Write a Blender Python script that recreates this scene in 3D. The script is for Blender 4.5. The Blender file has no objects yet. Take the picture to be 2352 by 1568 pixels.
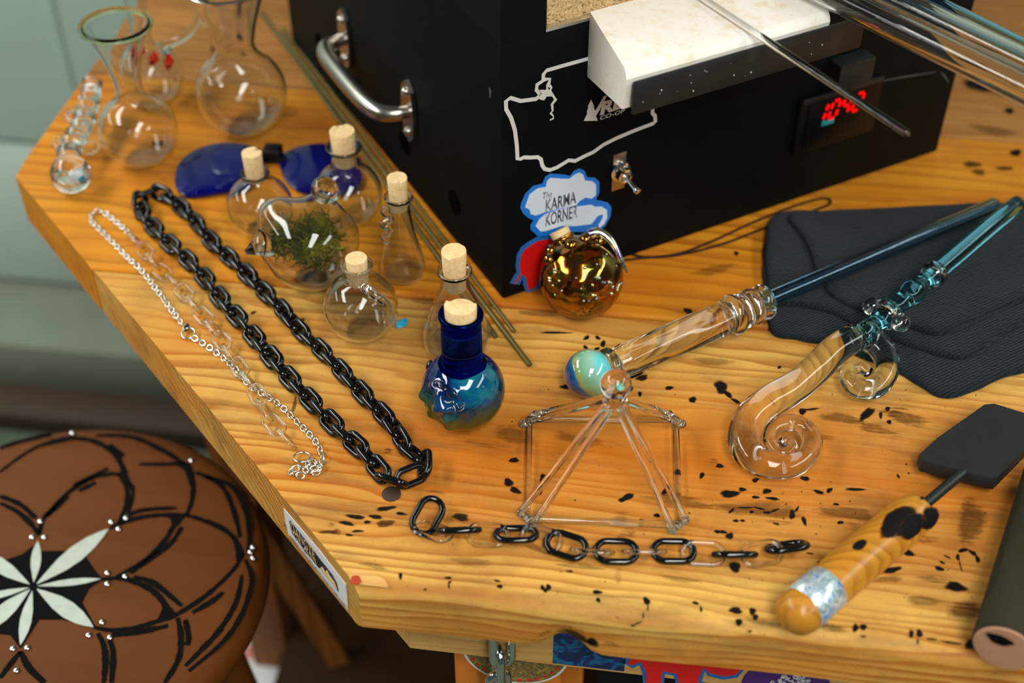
import bpy, bmesh, math, random
import numpy as np
from mathutils import Vector, Matrix, noise as mnoise
random.seed(7)
S = bpy.context.scene
COL = S.collection
PI = math.pi
# ------------------------------------------------------------------ camera (z = 0 is the bench top, floor at -0.9)
FPX, PITCH, YAW, CH = 3070.0, math.radians(41.79), math.radians(7.894), 0.68
FL = -0.90
fw = np.array([-math.sin(YAW)*math.cos(PITCH), math.cos(YAW)*math.cos(PITCH), -math.sin(PITCH)])
rt = np.array([math.cos(YAW), math.sin(YAW), 0.0]); dn = np.cross(fw, rt)
CAM = np.array([0.0, 0.0, CH])
cd = bpy.data.cameras.new('camera'); cam = bpy.data.objects.new('camera', cd); COL.objects.link(cam)
cd.sensor_width = 36.0; cd.lens = FPX/2352*36.0; cd.clip_start = 0.01
cam.matrix_world = Matrix(((rt[0], -dn[0], -fw[0], 0), (rt[1], -dn[1], -fw[1], 0), (rt[2], -dn[2], -fw[2], CH), (0, 0, 0, 1)))
cd.dof.use_dof = True; cd.dof.focus_distance = 0.945; cd.dof.aperture_fstop = 3.4
S.camera = cam
# ------------------------------------------------------------------ world, ceiling tubes, exposure
W = bpy.data.worlds.new('workshop_air'); S.world = W; W.use_nodes = True
bg = W.node_tree.nodes['Background']; bg.inputs[0].default_value = (0.74, 0.92, 1.0, 1); bg.inputs[1].default_value = 0.075
def tube_lamp(name, x, y0, y1, z, w, power, col=(0.99, 1.0, 0.94)):
    l = bpy.data.lights.new(name, 'AREA'); l.shape = 'RECTANGLE'; l.size = w; l.size_y = y1-y0; l.energy = power; l.color = col
    o = bpy.data.objects.new(name, l); o.location = (x, (y0+y1)/2, z); COL.objects.link(o); return o
tube_lamp('ceiling_tube', -1.75, -0.5, 3.4, 1.45, 0.50, 104)
tube_lamp('ceiling_tube', 0.40, -1.7, 0.15, 1.45, 0.46, 46)
tube_lamp('ceiling_tube', -3.9, -0.2, 3.2, 1.45, 0.42, 56)
tube_lamp('ceiling_tube', 1.95, -0.9, 2.4, 1.45, 0.55, 59)
S.view_settings.view_transform = 'Standard'; S.view_settings.look = 'None'
S.view_settings.exposure = -0.04; S.view_settings.gamma = 1.0; S.view_settings.use_curve_mapping = False
cy = S.cycles
cy.use_denoising = True; cy.max_bounces = 24; cy.transmission_bounces = 20; cy.transparent_max_bounces = 24
cy.glossy_bounces = 6; cy.diffuse_bounces = 3; cy.sample_clamp_indirect = 4.0; cy.caustics_refractive = True; cy.caustics_reflective = False
cy.blur_glossy = 0.6
# ------------------------------------------------------------------ pixel -> place helpers
def ray(px, py): return rt*((px-1176)/FPX) + dn*((py-784)/FPX) + fw
def P(px, py, z=0.0):
    d = ray(px, py); return CAM + d*((z-CH)/d[2])
def PP(px, py, P0, n):
    d = ray(px, py); return CAM + d*(np.dot(np.array(P0)-CAM, n)/np.dot(d, n))
def dep(p): return float(np.dot(np.array(p)-CAM, fw))
def proj(p):
    v = np.array(p)-CAM; w = np.dot(v, fw); return 1176+FPX*np.dot(v, rt)/w, 784+FPX*np.dot(v, dn)/w
def R(px, py, z, rp): return rp*dep(P(px, py, z))/FPX
def ballat(px, py, rp, squash=1.0):          # centre and radius of a ball that rests on the bench
    d = ray(px, py); t = CH/(rp/FPX*squash-d[2]); return CAM+d*t, rp*t/FPX
def zat(b, py):                              # height above b whose image row is py
    lo, hi = -0.1, 0.45
    for _ in range(40):
        m = (lo+hi)/2
        if proj((b[0], b[1], m))[1] > py: lo = m
        else: hi = m
    return lo
def catmull(pts, n=8, closed=False):
    pts = [np.array(p, float) for p in pts]; out = []; N = len(pts)
    for i in range(N if closed else N-1):
        if closed: a, b, c, d = pts[i-1], pts[i], pts[(i+1) % N], pts[(i+2) % N]
        else: a, b, c, d = pts[max(i-1, 0)], pts[i], pts[i+1], pts[min(i+2, N-1)]
        for k in range(n):
            t = k/n
            out.append(0.5*((2*b)+(-a+c)*t+(2*a-5*b+4*c-d)*t*t+(-a+3*b-3*c+d)*t**3))
    if not closed: out.append(pts[-1])
    return out
# ------------------------------------------------------------------ materials
def srgb(r, g, b):
    return tuple(((c/255)/12.92 if c/255 <= 0.04045 else ((c/255+0.055)/1.055)**2.4) for c in (r, g, b))+(1,)
MATS = {}
class NT:
    def __init__(s, name):
        s.m = bpy.data.materials.new(name); s.m.use_nodes = True; s.t = s.m.node_tree; s.t.nodes.clear()
        s.out = s.t.nodes.new('ShaderNodeOutputMaterial')
    def n(s, typ, **kw):
        nd = s.t.nodes.new('ShaderNode'+typ)
        for k, v in kw.items():
            if k.startswith('i_'):
                key = k[2:].replace('_', ' ')
                nd.inputs[int(key) if key.isdigit() else key].default_value = v
            else: setattr(nd, k, v)
        return nd
    def l(s, a, b): s.t.links.new(a, b)
    def math(s, op, a, b=None, c=None, clamp=False):
        nd = s.n('Math', operation=op); nd.use_clamp = clamp
        for i, x in enumerate((a, b, c)):
            if x is None: continue
            if isinstance(x, (int, float)): nd.inputs[i].default_value = x
            else: s.l(x, nd.inputs[i])
        return nd.outputs[0]
    def ramp(s, fac, stops, interp='LINEAR'):
        nd = s.n('ValToRGB'); cr = nd.color_ramp; cr.interpolation = interp
        while len(cr.elements) < len(stops): cr.elements.new(0.5)
        for e, (p, c) in zip(cr.elements, stops): e.position = p; e.color = c
        s.l(fac, nd.inputs[0]); return nd.outputs[0]
    def mix(s, fac, a, b, blend='MIX'):
        nd = s.n('Mix', data_type='RGBA', blend_type=blend)
        for i, x in ((0, fac), (6, a), (7, b)):
            if isinstance(x, (int, float, tuple)): nd.inputs[i].default_value = x
            else: s.l(x, nd.inputs[i])
        return nd.outputs[2]
    def noise(s, vec, scale, detail=4, rough=0.55, dist=0.0):
        nd = s.n('TexNoise'); nd.inputs['Scale'].default_value = scale; nd.inputs['Detail'].default_value = detail
        nd.inputs['Roughness'].default_value = rough; nd.inputs['Distortion'].default_value = dist
        if vec is not None: s.l(vec, nd.inputs['Vector'])
        return nd.outputs['Fac']
    def mapping(s, vec, scale=(1, 1, 1), loc=(0, 0, 0), rot=(0, 0, 0)):
        nd = s.n('Mapping'); nd.inputs['Scale'].default_value = scale; nd.inputs['Location'].default_value = loc; nd.inputs['Rotation'].default_value = rot
        s.l(vec, nd.inputs['Vector']); return nd.outputs[0]
    def bump(s, h, strength=0.3, dist=0.001):
        nd = s.n('Bump'); nd.inputs['Strength'].default_value = strength; nd.inputs['Distance'].default_value = dist
        s.l(h, nd.inputs['Height']); return nd.outputs[0]
    def bsdf(s, **kw):
        nd = s.n('BsdfPrincipled')
        for k, v in kw.items():
            k = k.replace('_', ' ')
            k = {'Specular IOR Level': 'Specular IOR Level'}.get(k, k)
            if isinstance(v, (int, float, tuple)): nd.inputs[k].default_value = v
            else: s.l(v, nd.inputs[k])
        return nd
    def done(s, sh):
        s.l(sh.outputs[0] if hasattr(sh, 'outputs') else sh, s.out.inputs[0]); return s.m
def plain(name, col, rough=0.5, metal=0.0, coat=0.0, bump=0.0, bscale=200, var=0.0, spec=0.5):
    t = NT(name); co = t.n('TexCoord').outputs['Object']
    c = col
    if var > 0:
        c = t.mix(t.noise(co, bscale*0.15, 3), tuple(x*(1-var) for x in col[:3])+(1,), tuple(min(1, x*(1+var)) for x in col[:3])+(1,))
    b = t.bsdf(Base_Color=c, Roughness=rough, Metallic=metal, Coat_Weight=coat, Specular_IOR_Level=spec)
    if bump > 0: t.l(t.bump(t.noise(co, bscale, 4), bump), b.inputs['Normal'])
    return t.done(b)
def glass(name, col=(0.985, 0.995, 0.99, 1), ior=1.46, rough=0.0):
    t = NT(name); g = t.n('BsdfGlass'); g.inputs['Color'].default_value = col; g.inputs['IOR'].default_value = ior; g.inputs['Roughness'].default_value = rough
    return t.done(g)
def wood(name, light, mid, dark, pith=(0.0, 0.2, -0.12), rings=210, off=0.0, rough=0.58, axis=0, grey=0.0, coat=0.0, blot=0.35, warm=None, contrast=0.75, band=None, spec=0.2):
    t = NT(name); co = t.n('TexCoord').outputs['Object']
    def sc3(a, b_): v = [a, a, a]; v[axis] = b_; return tuple(v)
    p = t.mapping(co, scale=sc3(1, 0.16), loc=(off, off*0.37, off*0.11))
    warp = t.n('TexNoise'); warp.inputs['Scale'].default_value = 7.0; warp.inputs['Detail'].default_value = 4; warp.inputs['Roughness'].default_value = 0.6; t.l(p, warp.inputs['Vector'])
    sub = t.n('VectorMath', operation='SUBTRACT'); t.l(warp.outputs['Color'], sub.inputs[0]); sub.inputs[1].default_value = (0.5, 0.5, 0.5)
    sc = t.n('VectorMath', operation='SCALE'); t.l(sub.outputs[0], sc.inputs[0]); sc.inputs['Scale'].default_value = 0.10
    ad = t.n('VectorMath', operation='ADD'); t.l(p, ad.inputs[0]); t.l(sc.outputs[0], ad.inputs[1])
    sb = t.n('VectorMath', operation='SUBTRACT'); t.l(ad.outputs[0], sb.inputs[0]); sb.inputs[1].default_value = (pith[0]+off, pith[1]+off*0.37, pith[2]+off*0.11)
    mm = t.n('VectorMath', operation='MULTIPLY'); t.l(sb.outputs[0], mm.inputs[0]); mm.inputs[1].default_value = sc3(1, 0.05)
    ln = t.n('VectorMath', operation='LENGTH'); t.l(mm.outputs[0], ln.inputs[0])
    fr = t.math('FRACT', t.math('MULTIPLY', ln.outputs['Value'], rings/2.0))
    ring = t.ramp(fr, [(0.0, (0, 0, 0, 1)), (0.35, (0.08, 0.08, 0.08, 1)), (0.80, (0.85, 0.85, 0.85, 1)), (0.90, (1, 1, 1, 1)), (1.0, (0, 0, 0, 1))])
    amp = t.ramp(t.noise(t.mapping(co, scale=sc3(13, 2.2), loc=(off*5, 2, 1)), 1.0, 3, 0.6), [(0.32, (0.22, 0.22, 0.22, 1)), (0.60, (1, 1, 1, 1))])
    fib = t.noise(t.mapping(co, scale=sc3(330, 6)), 1.0, 5, 0.7)
    g = t.math('MULTIPLY', t.math('MULTIPLY', ring, amp), contrast)
    c = t.mix(t.math('MULTIPLY', fib, 0.75), light, mid)
    c = t.mix(g, c, dark)
    big = t.ramp(t.noise(t.mapping(co, scale=sc3(11, 2.4), loc=(off*3, 0, 0)), 1.0, 5, 0.62), [(0.42, (0, 0, 0, 1)), (0.66, (1, 1, 1, 1))])
    c = t.mix(t.math('MULTIPLY', big, blot), c, warm or dark)
    if band:                              # a reddish heartwood streak of the board itself: centre y, half width, from x
        sx = t.n('SeparateXYZ'); t.l(ad.outputs[0], sx.inputs[0]); so = t.n('SeparateXYZ'); t.l(co, so.inputs[0])
        dy = t.math('ABSOLUTE', t.math('SUBTRACT', sx.outputs[1], band[0]+off*0.37)); inb = t.math('SUBTRACT', 1.0, t.math('DIVIDE', dy, band[1]), clamp=True)
        gx = t.math('MULTIPLY', t.math('SUBTRACT', so.outputs[0], band[2]), 8.0, clamp=True)
        hb = t.math('MULTIPLY', t.math('MULTIPLY', t.math('POWER', inb, 0.6), gx), t.math('MULTIPLY_ADD', fib, 1.0, 0.42), clamp=True)
        c = t.mix(t.math('MULTIPLY', hb, band[3]), c, band[4])
    if grey > 0:
        gm = t.ramp(t.noise(t.mapping(co, scale=sc3(38, 7), loc=(5, 3, 1)), 1.0, 6, 0.72), [(0.52, (0, 0, 0, 1)), (0.72, (1, 1, 1, 1))])
        c = t.mix(t.math('MULTIPLY', gm, grey), c, (0.085, 0.052, 0.026, 1))
        dirt = t.ramp(t.noise(t.mapping(co, scale=(9, 9, 9), loc=(off, 7, 2)), 1.0, 5, 0.7), [(0.50, (0, 0, 0, 1)), (0.75, (1, 1, 1, 1))])
        c = t.mix(t.math('MULTIPLY', dirt, grey*0.9), c, (0.14, 0.075, 0.03, 1))
    sp = t.ramp(t.noise(co, 420, 2, 0.5), [(0.27, (1, 1, 1, 1)), (0.30, (0, 0, 0, 1))])
    c = t.mix(t.math('MULTIPLY', sp, 0.5), c, (0.05, 0.02, 0.008, 1))
    b = t.bsdf(Base_Color=c, Roughness=rough, Coat_Weight=coat, Coat_Roughness=0.3, Specular_IOR_Level=spec)
    t.l(t.bump(fib, 0.22, 0.0006), b.inputs['Normal'])
    return t.done(b)
LT, MD, DK = srgb(226, 164, 78), srgb(205, 128, 40), srgb(160, 84, 18)
M = {}
M['plank1'] = wood('varnished_pine', srgb(222, 178, 96), srgb(204, 146, 56), srgb(150, 82, 18), pith=(0, 0.66, -0.16), rings=300, off=0.0, grey=0.55, warm=srgb(194, 108, 14), blot=0.62, contrast=1.0, band=(-0.305, 0.095, -0.66, 0.85, srgb(184, 96, 8)))
M['plank2'] = wood('varnished_pine_orange', srgb(216, 148, 40), srgb(202, 120, 12), srgb(150, 76, 6), pith=(0, 0.93, -0.22), rings=190, off=3.1, grey=0.24, warm=srgb(190, 96, 6), blot=0.6, contrast=0.85)
M['plank3'] = wood('varnished_pine_brown', srgb(182, 128, 66), srgb(162, 104, 48), srgb(118, 66, 24), pith=(0, 1.30, -0.25), rings=220, off=7.7, grey=0.4, warm=srgb(142, 82, 30), blot=0.5)
M['apron'] = wood('raw_pine', srgb(220, 176, 108), srgb(208, 154, 82), srgb(176, 114, 50), pith=(0, 0.9, 0.1), rings=420, off=1.7, rough=0.6, coat=0, blot=0.1, contrast=0.6)
M['panel'] = wood('orange_panel_wood', srgb(206, 124, 46), srgb(188, 104, 30), srgb(160, 80, 20), pith=(0.3, 0.9, 0.1), rings=150, off=2.7, rough=0.5, axis=2, coat=0.1, blot=0.1)
M['leg'] = wood('brown_leg_wood', srgb(158, 96, 44), srgb(132, 76, 30), srgb(94, 50, 16), pith=(0.3, 0.9, 0.1), rings=120, off=4.4, rough=0.6, axis=2, coat=0)  # brown wood of the legs and brace
M['handle_wood'] = wood('lacquered_handle_wood', srgb(206, 148, 50), srgb(182, 114, 28), srgb(126, 68, 12), pith=(0, 0.05, -0.05), rings=260, off=0.6, rough=0.28, coat=0.35, blot=0.35, warm=srgb(150, 80, 14))
M['grey_wood'] = wood('weathered_grey_wood', srgb(54, 50, 36), srgb(42, 38, 27), srgb(24, 21, 14), pith=(0, 0.0, -0.05), rings=120, off=5.6, rough=0.85, axis=1, coat=0, blot=0.6)
M['end_grain'] = plain('pale_end_grain', srgb(176, 128, 98), 0.7, bump=0.3, bscale=300, var=0.3)
M['stool_wood'] = wood('stained_stool_wood', srgb(104, 56, 14), srgb(90, 46, 10), srgb(66, 30, 6), pith=(0, 0.5, -0.3), rings=60, off=6.1, rough=0.5, spec=0.15, coat=0.0, blot=0.3, contrast=0.3)
M['char'] = plain('charred_line', (0.004, 0.004, 0.004, 1), 0.8, spec=0.05)
M['petal'] = plain('white_inlay', srgb(176, 184, 172), 0.6, var=0.22, bscale=900)
M['clear'] = glass('clear_glass')
M['clear_thin'] = glass('clear_link_glass', (0.99, 0.99, 0.985, 1), 1.44)
M['blue_tube'] = glass('blue_tinted_glass', (0.74, 0.90, 0.985, 1), 1.46)
M['teal_glass'] = glass('teal_tinted_glass', (0.58, 0.86, 0.92, 1), 1.46)
M['steel'] = plain('polished_steel', (0.72, 0.72, 0.70, 1), 0.16, 1.0)
M['silver'] = plain('silver_links', (0.86, 0.83, 0.78, 1), 0.2, 1.0)
M['chrome'] = plain('chrome', (0.82, 0.82, 0.80, 1), 0.08, 1.0)
M['nickel'] = plain('worn_nickel', (0.46, 0.42, 0.38, 1), 0.26, 1.0)
M['black_glass'] = plain('black_glass', (0.003, 0.0035, 0.004, 1), 0.08)
M['black_paint'] = plain('black_painted_steel', srgb(4, 10, 11), 0.6, bump=0.10, bscale=500, var=0.4, spec=0.10)
M['black_steel'] = plain('black_scuffed_steel', srgb(30, 33, 32), 0.5, bump=0.15, bscale=400, var=0.5, spec=0.35)
M['black_plastic'] = plain('black_plastic', srgb(10, 12, 13), 0.45, spec=0.2)
M['screen'] = plain('dark_display_window', srgb(7, 10, 12), 0.35, spec=0.15)
M['vent'] = plain('vent_shadow_black', (0.001, 0.001, 0.001, 1), 0.9, spec=0.02)
M['graphite'] = plain('graphite', srgb(30, 32, 33), 0.55, bump=0.08, bscale=900, var=0.25, spec=0.3)
M['shank'] = plain('dark_steel_shank', srgb(52, 58, 54), 0.42, 0.7, bump=0.15, bscale=600, var=0.3)
M['brass'] = plain('tarnished_brass_rod', srgb(112, 98, 52), 0.38, 0.55, bump=0.1, bscale=400, var=0.3)
M['white_vinyl'] = plain('white_vinyl', srgb(222, 224, 222), 0.5)
M['cloud_blue'] = plain('sticker_blue', srgb(18, 120, 214), 0.4)
M['cloud_white'] = plain('sticker_white', srgb(214, 226, 240), 0.4)
M['ink'] = plain('sticker_ink', srgb(16, 24, 38), 0.5)
M['red'] = plain('sticker_red', srgb(226, 22, 20), 0.4)
M['rim_blue'] = plain('sticker_outline_blue', srgb(34, 104, 176), 0.4)
M['purple'] = plain('sticker_purple', srgb(76, 32, 110), 0.45)
M['beige'] = plain('label_beige', srgb(222, 196, 142), 0.5)
M['label'] = plain('label_white', srgb(228, 226, 226), 0.45)
M['red_paint'] = plain('red_brown_spot', srgb(168, 60, 20), 0.5, var=0.2, bscale=1500)
M['opal'] = plain('blue_opal', srgb(24, 156, 196), 0.08, coat=1.0)
M['white_opal'] = plain('white_opal', srgb(236, 244, 246), 0.12, coat=1.0)
M['wire'] = plain('brown_wire', srgb(46, 24, 14), 0.6, spec=0.2)
M['scuff'] = plain('grey_scuff', srgb(70, 74, 72), 0.7)
M['under_shade'] = plain('under_bench_shade', srgb(48, 30, 17), 0.9, bump=0.1, bscale=60, var=0.3, spec=0.1)  # dark brown standing in for shade below the bench top
M['floor'] = plain('shop_floor', srgb(68, 80, 64), 0.7, bump=0.2, bscale=60, var=0.25)
M['wall'] = plain('grey_green_painted_panel', srgb(184, 208, 196), 0.55, bump=0.05, bscale=30, var=0.05)
M['wall2'] = plain('pale_painted_panel', srgb(186, 202, 192), 0.55, bump=0.05, bscale=30, var=0.06)
M['groove'] = plain('dark_seal', srgb(46, 50, 46), 0.8)
M['curb'] = plain('dusty_concrete', srgb(112, 120, 106), 0.8, bump=0.2, bscale=80, var=0.15)
M['sill'] = plain('dark_timber_sill', srgb(52, 34, 22), 0.7, var=0.3)
M['paper'] = plain('white_carton', srgb(205, 208, 208), 0.6)
M['pink_ink'] = plain('faded_red_print', srgb(190, 120, 110), 0.6)
M['cloth'] = None
def emis(name, col, st):
    t = NT(name); e = t.n('Emission'); e.inputs[0].default_value = col; e.inputs[1].default_value = st; return t.done(e)
M['led_red'] = emis('red_led', (1.0, 0.004, 0.004, 1), 1.1)
M['led_teal'] = plain('teal_indicator', srgb(24, 138, 146), 0.4)
def mk_cork():
    t = NT('cork'); co = t.n('TexCoord').outputs['Object']
    n1 = t.noise(co, 260, 4, 0.65); n2 = t.noise(co, 700, 2)
    c = t.ramp(n1, [(0.25, srgb(222, 178, 116)), (0.5, srgb(238, 202, 148)), (0.8, srgb(246, 218, 170))])
    pit = t.ramp(n2, [(0.28, (1, 1, 1, 1)), (0.33, (0, 0, 0, 1))])
    c = t.mix(t.math('MULTIPLY', pit, 0.5), c, srgb(120, 76, 38))
    b = t.bsdf(Base_Color=c, Roughness=0.75); t.l(t.bump(n1, 0.25, 0.0005), b.inputs['Normal']); return t.done(b)
M['cork'] = mk_cork()
def mk_brick():
    t = NT('firebrick'); co = t.n('TexCoord').outputs['Object']
    n = t.noise(co, 90, 5, 0.6); pit = t.ramp(t.noise(co, 520, 3, 0.6), [(0.28, (1, 1, 1, 1)), (0.34, (0, 0, 0, 1))])
    c = t.ramp(n, [(0.3, srgb(238, 222, 196)), (0.45, srgb(246, 238, 226)), (0.7, srgb(248, 244, 238))])
    c = t.mix(t.math('MULTIPLY', pit, 0.5), c, srgb(206, 150, 104))
    b = t.bsdf(Base_Color=c, Roughness=0.9); t.l(t.bump(t.math('SUBTRACT', 1.0, pit), 0.3, 0.0006), b.inputs['Normal']); return t.done(b)
M['brick'] = mk_brick()
def mk_lining():
    t = NT('kiln_lining'); co = t.n('TexCoord').outputs['Object']
    n = t.noise(co, 420, 4, 0.6)
    c = t.ramp(n, [(0.30, srgb(74, 50, 26)), (0.45, srgb(190, 158, 110)), (0.7, srgb(226, 198, 150))])
    b = t.bsdf(Base_Color=c, Roughness=0.9); t.l(t.bump(n, 0.6, 0.001), b.inputs['Normal']); return t.done(b)
M['lining'] = mk_lining()
def mk_cloth():
    t = NT('charcoal_terry'); co = t.n('TexCoord').outputs['Object']
    w = t.n('TexWave'); w.inputs['Scale'].default_value = 130; w.inputs['Distortion'].default_value = 3.0; w.inputs['Detail'].default_value = 3; w.inputs['Detail Scale'].default_value = 3.0
    t.l(t.mapping(co, rot=(0, 0, 0.9)), w.inputs['Vector'])
    n = t.noise(co, 900, 3)
    h = t.math('ADD', w.outputs['Fac'], t.math('MULTIPLY', n, 0.8))
    c = t.mix(t.math('MULTIPLY', h, 0.55), srgb(8, 13, 16), srgb(34, 44, 50))
    b = t.bsdf(Base_Color=c, Roughness=0.95, Sheen_Weight=0.08, Specular_IOR_Level=0.1); t.l(t.bump(h, 0.7, 0.0012), b.inputs['Normal']); return t.done(b)
M['cloth'] = mk_cloth()
def mk_cobalt():
    t = NT('cobalt_lens_glass')
    b = t.bsdf(Base_Color=srgb(5, 5, 88), Roughness=0.04, Specular_IOR_Level=0.3)
    return t.done(b)
M['cobalt'] = mk_cobalt()
def mk_face():
    t = NT('fumed_blue_glass'); co = t.n('TexCoord').outputs['Object']
    z = t.n('SeparateXYZ'); t.l(co, z.inputs[0])
    n = t.noise(co, 30, 4, 0.55, 0.8)
    zz = t.math('ADD', t.math('MULTIPLY', z.outputs[2], 12.5), t.math('MULTIPLY', t.math('SUBTRACT', n, 0.5), 0.45))
    c = t.ramp(zz, [(0.16, srgb(92, 88, 22)), (0.32, srgb(58, 74, 30)), (0.42, srgb(8, 54, 64)), (0.55, srgb(4, 26, 74)), (0.9, srgb(3, 14, 60))])
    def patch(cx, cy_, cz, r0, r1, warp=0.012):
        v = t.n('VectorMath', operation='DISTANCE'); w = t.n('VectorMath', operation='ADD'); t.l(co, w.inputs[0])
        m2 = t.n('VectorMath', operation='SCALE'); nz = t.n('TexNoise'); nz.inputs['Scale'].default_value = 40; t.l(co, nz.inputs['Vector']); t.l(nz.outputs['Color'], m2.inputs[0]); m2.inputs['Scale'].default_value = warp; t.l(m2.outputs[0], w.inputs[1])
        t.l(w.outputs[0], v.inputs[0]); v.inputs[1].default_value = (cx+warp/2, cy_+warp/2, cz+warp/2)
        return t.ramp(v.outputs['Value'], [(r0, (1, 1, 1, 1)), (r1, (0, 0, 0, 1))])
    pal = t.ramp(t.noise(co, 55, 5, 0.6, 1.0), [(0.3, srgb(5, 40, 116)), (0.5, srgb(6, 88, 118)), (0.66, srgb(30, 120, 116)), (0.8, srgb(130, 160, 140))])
    c = t.mix(patch(*FACE_INNER_GLOW, 0.0150, 0.0195), c, pal)  # teal oval paints the reflection from inside the bottle into the colour
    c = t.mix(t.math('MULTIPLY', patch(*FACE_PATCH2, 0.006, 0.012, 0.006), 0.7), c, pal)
    fine = t.ramp(t.noise(co, 90, 5, 0.65), [(0.5, (0, 0, 0, 1)), (0.75, (1, 1, 1, 1))])
    c = t.mix(t.math('MULTIPLY', fine, 0.35), c, srgb(3, 14, 48))
    b = t.bsdf(Base_Color=c, Roughness=0.035, Metallic=0.0, Specular_IOR_Level=0.6)
    return t.done(b)
M['neck_blue'] = None
def mk_navy():
    t = NT('deep_navy_glass'); g = t.n('BsdfGlass'); g.inputs['Color'].default_value = (0.05, 0.14, 0.72, 1); g.inputs['IOR'].default_value = 1.46; return t.done(g)
M['neck_blue'] = mk_navy()
def mk_amber():
    t = NT('fumed_amber_glass'); co = t.n('TexCoord').outputs['Object']
    n = t.noise(co, 45, 3, 0.5, 1.2)
    g = t.n('BsdfGlass'); g.inputs['Color'].default_value = srgb(232, 150, 40); g.inputs['IOR'].default_value = 1.3
    c = t.ramp(n, [(0.28, srgb(150, 70, 8)), (0.44, srgb(214, 150, 24)), (0.56, srgb(120, 124, 30)), (0.66, srgb(224, 170, 40)), (0.78, srgb(216, 96, 26))])
    b = t.bsdf(Base_Color=c, Roughness=0.10, Metallic=1.0, Coat_Weight=1.0, Coat_Roughness=0.01)
    t.l(t.bump(t.noise(co, 34, 2), 0.35, 0.01), b.inputs['Normal'])
    mx = t.n('MixShader'); mx.inputs[0].default_value = 0.5; t.l(g.outputs[0], mx.inputs[1]); t.l(b.outputs[0], mx.inputs[2])
    return t.done(mx)
M['amber'] = mk_amber()
def mk_irid(name, pal, scale=40, rough=0.18, metal=0.85, coat=0.6):
    t = NT(name); co = t.n('TexCoord').outputs['Object']
    n = t.noise(co, scale, 4, 0.6, 1.5)
    k = len(pal)
    c = t.ramp(n, [(0.28+0.44*i/(k-1), p) for i, p in enumerate(pal)])
    return t.done(t.bsdf(Base_Color=c, Roughness=rough, Metallic=metal, Coat_Weight=coat))
M['holo'] = mk_irid('holographic_tape', [srgb(200, 208, 210), srgb(40, 150, 200), srgb(236, 240, 242), srgb(120, 160, 168), srgb(236, 240, 242), srgb(30, 140, 214), srgb(210, 214, 214), srgb(236, 190, 180)], 75, 0.3, 0.45, 0.4)
M['irid'] = mk_irid('iridescent_handle_glass', [srgb(200, 160, 90), srgb(210, 220, 160), srgb(110, 90, 160), srgb(220, 190, 150)], 90, 0.08)
M['abalone'] = mk_irid('swirled_paint_print', [srgb(8, 14, 30), srgb(12, 40, 60), srgb(24, 40, 110), srgb(20, 110, 150), srgb(16, 60, 60)], 70, 0.5, 0.0, 0.0)
M['leopard'] = mk_irid('mottled_print', [srgb(70, 60, 30), srgb(150, 120, 50), srgb(90, 84, 60), srgb(180, 146, 60), srgb(60, 70, 70)], 150, 0.6, 0.0, 0.0)
def mk_marble():
    t = NT('swirled_marble'); co = t.n('TexCoord').outputs['Generated']
    s = t.n('SeparateXYZ'); t.l(t.mapping(co, loc=(-0.5, -0.5, -0.5)), s.inputs[0])
    n = t.noise(co, 2.2, 2)
    lin = t.math('ADD', t.math('MULTIPLY', s.outputs[0], 0.80), t.math('MULTIPLY', s.outputs[2], 0.62))
    f = t.math('ADD', lin, t.math('ADD', t.math('MULTIPLY', n, 0.22), 0.17))
    c = t.ramp(f, [(0.10, srgb(6, 62, 120)), (0.22, srgb(16, 96, 140)), (0.27, srgb(150, 150, 70)), (0.40, srgb(116, 170, 130)), (0.60, srgb(150, 196, 176)), (0.66, srgb(110, 214, 214)), (0.85, srgb(90, 206, 214))])
    return t.done(t.bsdf(Base_Color=c, Roughness=0.04, Coat_Weight=1.0, Coat_Roughness=0.01))
M['marble'] = mk_marble()
def mk_moss():
    t = NT('moss_fibre'); co = t.n('TexCoord').outputs['Object']
    c = t.ramp(t.noise(co, 45, 2), [(0.3, srgb(58, 58, 8)), (0.5, srgb(112, 108, 8)), (0.7, srgb(178, 168, 12))])
    return t.done(t.bsdf(Base_Color=c, Roughness=0.8))
M['moss'] = mk_moss()
def mk_burn():
    t = NT('burn_stain'); co = t.n('TexCoord').outputs['Object']
    a = t.n('Attribute'); a.attribute_name = 'burn'
    n = t.noise(co, 260, 4, 0.6)
    k0 = t.n('Attribute'); k0.attribute_name = 'tone'
    gr = t.noise(t.mapping(co, scale=(40, 420, 200)), 1.0, 5, 0.7)
    v = t.math('ADD', t.math('ADD', a.outputs['Fac'], t.math('MULTIPLY', t.math('SUBTRACT', n, 0.5), 0.75)), t.math('MULTIPLY', t.math('MULTIPLY', t.math('SUBTRACT', gr, 0.62), 3.2), k0.outputs['Fac']))
    al = t.ramp(v, [(0.36, (0, 0, 0, 1)), (0.80, (1, 1, 1, 1))])
    k = t.n('Attribute'); k.attribute_name = 'tone'
    c = t.mix(t.ramp(v, [(0.45, (0, 0, 0, 1)), (0.72, (1, 1, 1, 1))]), srgb(96, 48, 14), t.mix(k.outputs['Fac'], srgb(14, 10, 8), srgb(112, 62, 18)))
    b = t.bsdf(Base_Color=c, Roughness=0.8, Specular_IOR_Level=0.15); tr = t.n('BsdfTransparent')
    st = t.n('Attribute'); st.attribute_name = 'weight'
    mx = t.n('MixShader'); t.l(t.math('MULTIPLY', al, st.outputs['Fac']), mx.inputs[0]); t.l(tr.outputs[0], mx.inputs[1]); t.l(b.outputs[0], mx.inputs[2])
    return t.done(mx)
M['burn'] = mk_burn()
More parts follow.
